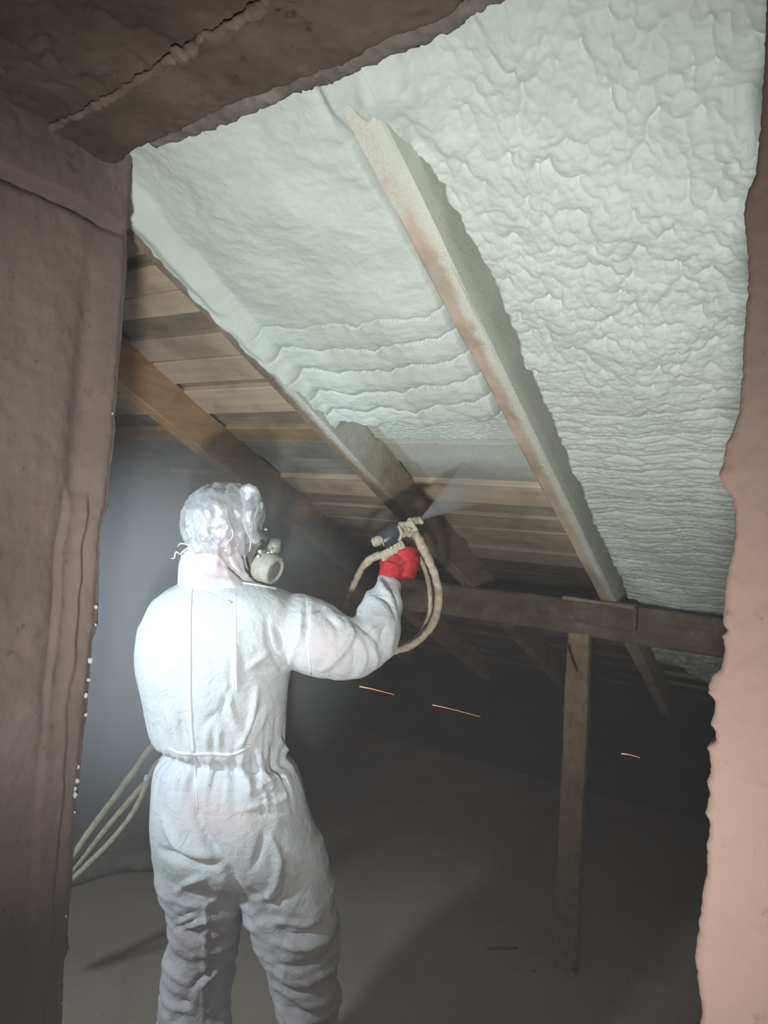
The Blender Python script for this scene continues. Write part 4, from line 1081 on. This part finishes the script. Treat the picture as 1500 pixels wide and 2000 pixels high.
# ------------------------------------------------------------------ bits on the floor and on the doorway edge
fl = lambda x, y, z=.0: on_plane(x, y, (0, 0, z), np.array([0, 0, 1.0]))
tube('stick', [fl(952, 1853, .008), fl(975, 1851, .010), fl(1010, 1851, .008)], [.004, .006, .003], M['purlin'], None, seg=7, per=4, label='short dark stick lying on the floor left of the post', cat='stick')
def pebble(x, y, r, label, mat, tall=.6):
    p = fl(x, y, r * tall * .8)
    V, F = ellipsoid_geo(p, (r, r * .8, r * tall), n=8, m=12)
    V = V + (V - p) * (.35 * perlin3(V[:, 0] * 60, V[:, 1] * 60, V[:, 2] * 60))[:, None]
    mesh('foam_chip', V, F, mat, None, label=label, cat='foam chip', group='foam chips on the floor')
for x, y, r, l in [(1222, 1917, .010, 'largest pale foam chip on the floor, right of the post foot'), (1203, 1838, .005, 'pale foam chip on the floor between post and salmon wall'), (1171, 1777, .004, 'tiny pale chip on the floor behind the post shadow'), (1142, 1808, .005, 'tiny pale chip just right of the post near its foot'),
                   (1043, 1896, .006, 'small dark chip on the floor left of the post foot'), (1190, 1765, .004, 'tiny chip farthest back on the floor right of the post')]:
    pebble(x, y, r, l, M['foam_crust'] if x != 1043 else M['purlin'])
pebble(1118, 1903, .016, 'pale foam lump at the foot of the timber post', M['foam_crust'], .4)
# foam crumbs clinging to the left doorway edge
ORD = ['topmost', 'second from the top', 'third from the top', 'fourth from the top', 'fifth from the top', 'sixth from the top', 'seventh from the top', 'seventh from the bottom', 'sixth from the bottom', 'fifth from the bottom', 'fourth from the bottom', 'third from the bottom', 'second from the bottom', 'lowest']
k = 0
for x, y, r in [(224, 808, .002), (192, 1185, .003), (192, 1220, .002), (181, 1290, .005), (178, 1328, .003), (172, 1358, .004), (173, 1396, .003), (158, 1498, .003), (156, 1525, .004), (152, 1540, .003), (152, 1552, .0045), (151, 1586, .002), (134, 1790, .002), (126, 1960, .002)]:
    p = on_plane(x - 5, y, WL + U * .004, U)
    V, F = ellipsoid_geo(p, (r, r * .8, r * 1.2), n=6, m=8)
    V = V + (V - p) * (.5 * perlin3(V[:, 0] * 300, V[:, 1] * 300, V[:, 2] * 300))[:, None]
    mesh('foam_crumb', V, F, M['foam'], None, label='white foam crumb on the broken left wall edge, %s' % ORD[k], cat='foam crumb', group='foam crumbs on the left wall edge'); k += 1
def flake(x, y, name, label, r=.006):
    p = hit(x, y, bvh2)
    V, F = ellipsoid_geo(p, (r * 1.3, r * .6, r), n=8, m=10)
    V = V + (V - p) * (.4 * perlin3(V[:, 0] * 200, V[:, 1] * 200, V[:, 2] * 200))[:, None]
    o = mesh(name, V, F, M['foam'], person)
flake(447, 1177, 'foam_fleck', '')
flake(668, 1234, 'foam_fleck', '', .002)

# ------------------------------------------------------------------ haze and spray mist
def vol_mat(name, dens, col, aniso=.25, fade=None):
    m = bpy.data.materials.new(name); m.use_nodes = True; nt = m.node_tree
    nt.nodes.remove(nt.nodes['Principled BSDF'])
    v = N_(nt, 'ShaderNodeVolumeScatter', i_Color=(*col, 1), i_Density=dens, i_Anisotropy=aniso)
    if fade: nt.links.new(fade(nt, dens), v.inputs['Density'])
    nt.links.new(v.outputs[0], nt.nodes['Material Output'].inputs['Volume'])
    return m
h0 = UH(-5.7, -1.2, .02)
V = np.array([UH(a, b_, c_) for a in (-5.7, 2.0) for b_ in (-1.3, 4.3) for c_ in (.02, 2.6)])
F = [(0, 1, 3, 2), (4, 6, 7, 5), (0, 4, 5, 1), (2, 3, 7, 6), (0, 2, 6, 4), (1, 5, 7, 3)]
mesh('haze', V, F, vol_mat('spray_haze', .034, (.88, .93, 1.0)), None, smooth=False, kind='stuff', label='thin bluish spray haze filling the whole attic', cat='haze')
# denser cloud drifting behind the worker's left side
V, F = ellipsoid_geo((0, 0, 0), (1, 1, 1))
def fade_ball(nt, dens):
    oc = objco(nt)
    ln = N_(nt, 'ShaderNodeVectorMath', operation='LENGTH'); nt.links.new(oc, ln.inputs[0])
    f = maprange(nt, ln.outputs['Value'], .15, 1.0, 1, 0)
    return math_(nt, 'MULTIPLY', f, dens)
def cloud(name, c, r, dens, label):
    o = mesh(name, V, F, vol_mat(name + '_scatter', dens, (.80, .91, 1.0), .0, fade_ball), None, kind='stuff', label=label, cat='haze')
    o.location = tuple(c); o.scale = r
    return o
cloud('haze', at(330, 1225, 2.02), (.70, .36, .64), 6.0, 'denser bluish puff of haze around the worker, beside the doorway edge')
cloud('haze', at(120, 1050, 2.7), (.95, .80, .85), .9, 'wide bluish haze under the bare rafters beyond the doorway edge')
cloud('haze', at(225, 1290, 2.42), (.60, .46, .90), 2.6, 'bluish haze hanging over the cream hoses')
# fan of spray from the nozzle
a, b_ = at(824, 1013, GD + .01), at(985, 905, 2.12)
V, F = lathe_geo(a, b_ - a, [(t * np.linalg.norm(b_ - a), .004 + .105 * t) for t in np.linspace(0, 1, 12)], 28)
Lm = float(np.linalg.norm(b_ - a)); dv = (b_ - a) / Lm
def fade_cone(nt, dens):
    oc = objco(nt)
    t = dotk(nt, oc, dv, float(a @ dv))
    tt = math_(nt, 'DIVIDE', t, Lm)
    f = math_(nt, 'DIVIDE', dens, math_(nt, 'ADD', math_(nt, 'MULTIPLY', math_(nt, 'MAXIMUM', tt, 0.0), 12.0), .35))
    return math_(nt, 'MULTIPLY', f, maprange(nt, tt, .15, 1.0, 1, 0))
mesh('spray_mist', V, F, vol_mat('spray_mist_scatter', 42.0, (.90, .93, .96), .2, fade_cone), None, kind='stuff', label='fan of fine spray mist leaving the gun nozzle', cat='mist')
